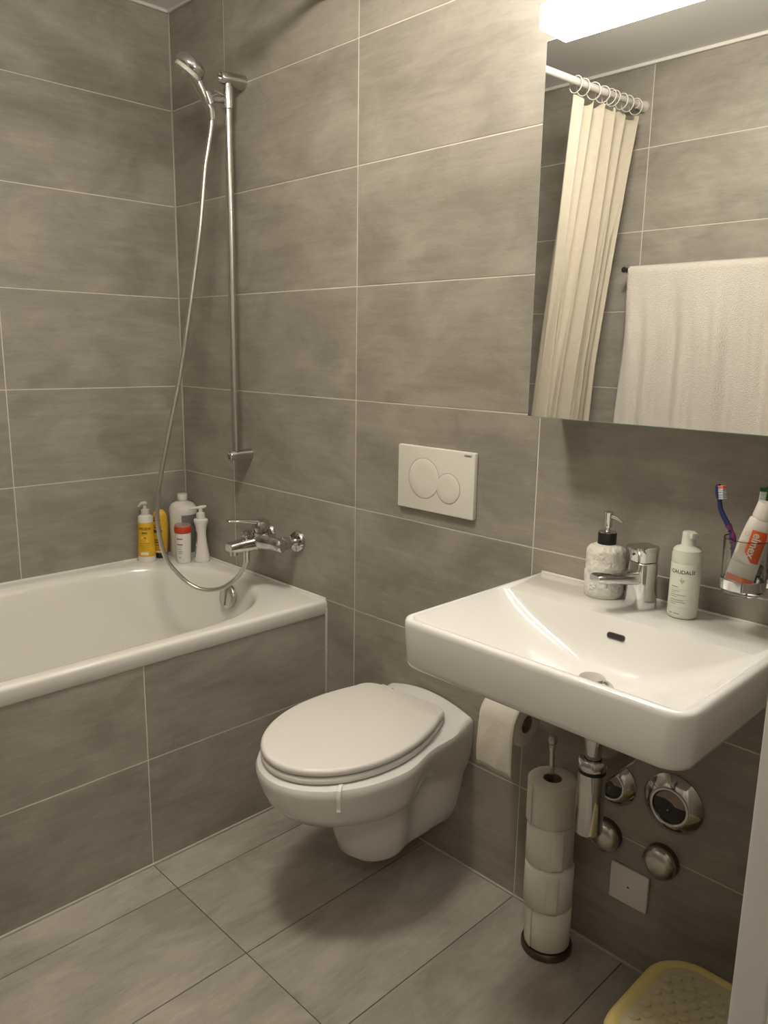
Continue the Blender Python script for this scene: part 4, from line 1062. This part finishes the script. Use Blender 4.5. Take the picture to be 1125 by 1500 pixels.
cu_ = empty('shower_curtain', (0.87, -1.47, 0.25)); tag(cu_, 'cream fabric shower curtain gathered at the end of the rod', 'curtain')
NU, NV = 150, 60
Y0, Y1 = -1.655, -1.265
def rodx(y): return rodA.x + (rodB.x - rodA.x) * (y - rodA.y) / (rodB.y - rodA.y)
def curtain_pt(u, v):
    z = 2.205 + (0.38 - 2.205) * v
    f = 5.5
    ph = 2 * pi * f * u + 1.1 * sin(u * 9.0) + 0.5 * sin(3.0 * v + u * 4)
    amp = (0.024 + 0.022 * v ** 0.7) * (0.75 + 0.40 * sin(u * 14 + 1.0))
    y = Y0 + (Y1 - Y0) * u
    y = -1.47 + (y + 1.47) * (0.96 - 0.06 * sin(pi * v) + 0.10 * v) + 0.012 * sin(5 * v + u * 7) + 0.014 * cos(ph) * (0.5 + v)
    y = Y1 + (y - Y1) * (1 - 0.20 * min(1.0, v / 0.5))
    x = rodx(y) - 0.006 - 0.105 * min(1.0, v / 0.66) - 0.03 * max(0, v - 0.66) + amp * sin(ph)
    # below the sight line of the mirror the hem is tucked inside the tub
    tk = max(0.0, min(1.0, (1.02 - z) / 0.34)); tk = tk * tk * (3 - 2 * tk)
    y += 0.13 * tk
    xm = 0.640 + 0.12 * max(0.0, z - 0.40)
    x = x - tk * max(0.0, x - xm)
    sag = 0.018 * (0.5 - 0.5 * cos(2 * pi * u * 8)) * max(0, 1 - v * 14)
    return Vector((x - 0.87, y + 1.47, z - sag - 0.25))
bm = bmesh.new()
add_rings(bm, [[curtain_pt(i / NU, j / NV) for i in range(NU + 1)] for j in range(NV + 1)], False, False, False)
cl = link('cloth', finish(bm, 'cloth', 180), M_CURTAIN, cu_)
md = cl.modifiers.new('thickness', 'SOLIDIFY'); md.thickness = 0.0012
for k in range(9):
    u = k / 8
    p = curtain_pt(u, 0.0) + Vector((0.87, -1.47, 0.25))
    c = Vector((rodx(p.y), p.y, rodA.z + (rodB.z - rodA.z) * (p.y - rodA.y) / (rodB.y - rodA.y) - 0.010))
    t = tag(empty('curtain_ring', c), 'clear plastic curtain ring closest to the rod end on the wall' if k == 0 else 'clear plastic ring hanging the cream shower curtain on the rod', 'curtain ring', 'curtain rings on the rod')
    pts = [(0.027 * cos(2 * pi * i / 28), 0.004 * sin(2 * pi * i / 28 + k), 0.027 * sin(2 * pi * i / 28)) for i in range(29)]
    obj_tube('hoop', pts, 0.0018, M_PLASTIC, t, 8)

bar = empty('towel_bar', (1.23, YD, 1.652)); tag(bar, 'dark metal towel bar on the tiled wall across from the basin', 'towel bar')
obj_tube('bar', [(-0.32, 0.075, 0), (0.32, 0.075, 0)], 0.007, M_DARKMET, bar, 16)
for s in (-1, 1):
    obj_lathe('bracket', [(0, 0.0005), (0.022, 0.0005), (0.022, 0.006), (0.010, 0.009), (0.009, 0.075), (0.011, 0.082), (0, 0.084)], M_DARKMET, bar, 24, (s * 0.315, 0, 0), (0, 1, 0))
tw = empty('bath_towel', (1.23, YD + 0.075, 1.652)); tag(tw, 'pale beige terry bath towel draped over the towel bar', 'towel')
NU, NV = 90, 70
def towel_pt(u, v, lay=0.0):
    # v: 0 back hem, over the bar, 1 front hem
    Lb, Lf = 0.56, 0.70
    s = -Lb + v * (Lb + Lf)
    r = 0.011
    x = (-0.295 + 0.60 * u)
    if s < -r * pi / 2: y, z = -r, s + r * pi / 2
    elif s > r * pi / 2: y, z = r, -(s - r * pi / 2)
    else:
        a = s / r; y, z = r * sin(a), r * cos(a)
        return Vector((x, y, z))
    d = -z
    g = min(1.0, d / 0.25)
    wave = 0.010 * sin(2 * pi * (2.2 * u + 0.25 * d)) + 0.006 * sin(2 * pi * 5.1 * u + 3 * d) + 0.004 * sin(2 * pi * 9 * u - 5 * d)
    if y > 0:
        y += (0.010 + wave) * g + 0.010 * d
        x += 0.015 * d * (1 - u) + 0.012 * d * u
        x += 0.010 * sin(7 * d) * (1 - u) * g
    else:
        y += (-0.012 + 0.6 * wave) * g
        x += -0.05 * d * (1 - u)
    return Vector((x, y, z))
bm = bmesh.new()
add_rings(bm, [[towel_pt(i / NU, j / NV) for i in range(NU + 1)] for j in range(NV + 1)], False, False, False)
tc_ = link('cloth', finish(bm, 'cloth', 180), M_TOWEL, tw)
md = tc_.modifiers.new('thickness', 'SOLIDIFY'); md.thickness = 0.004; md.offset = 0.0
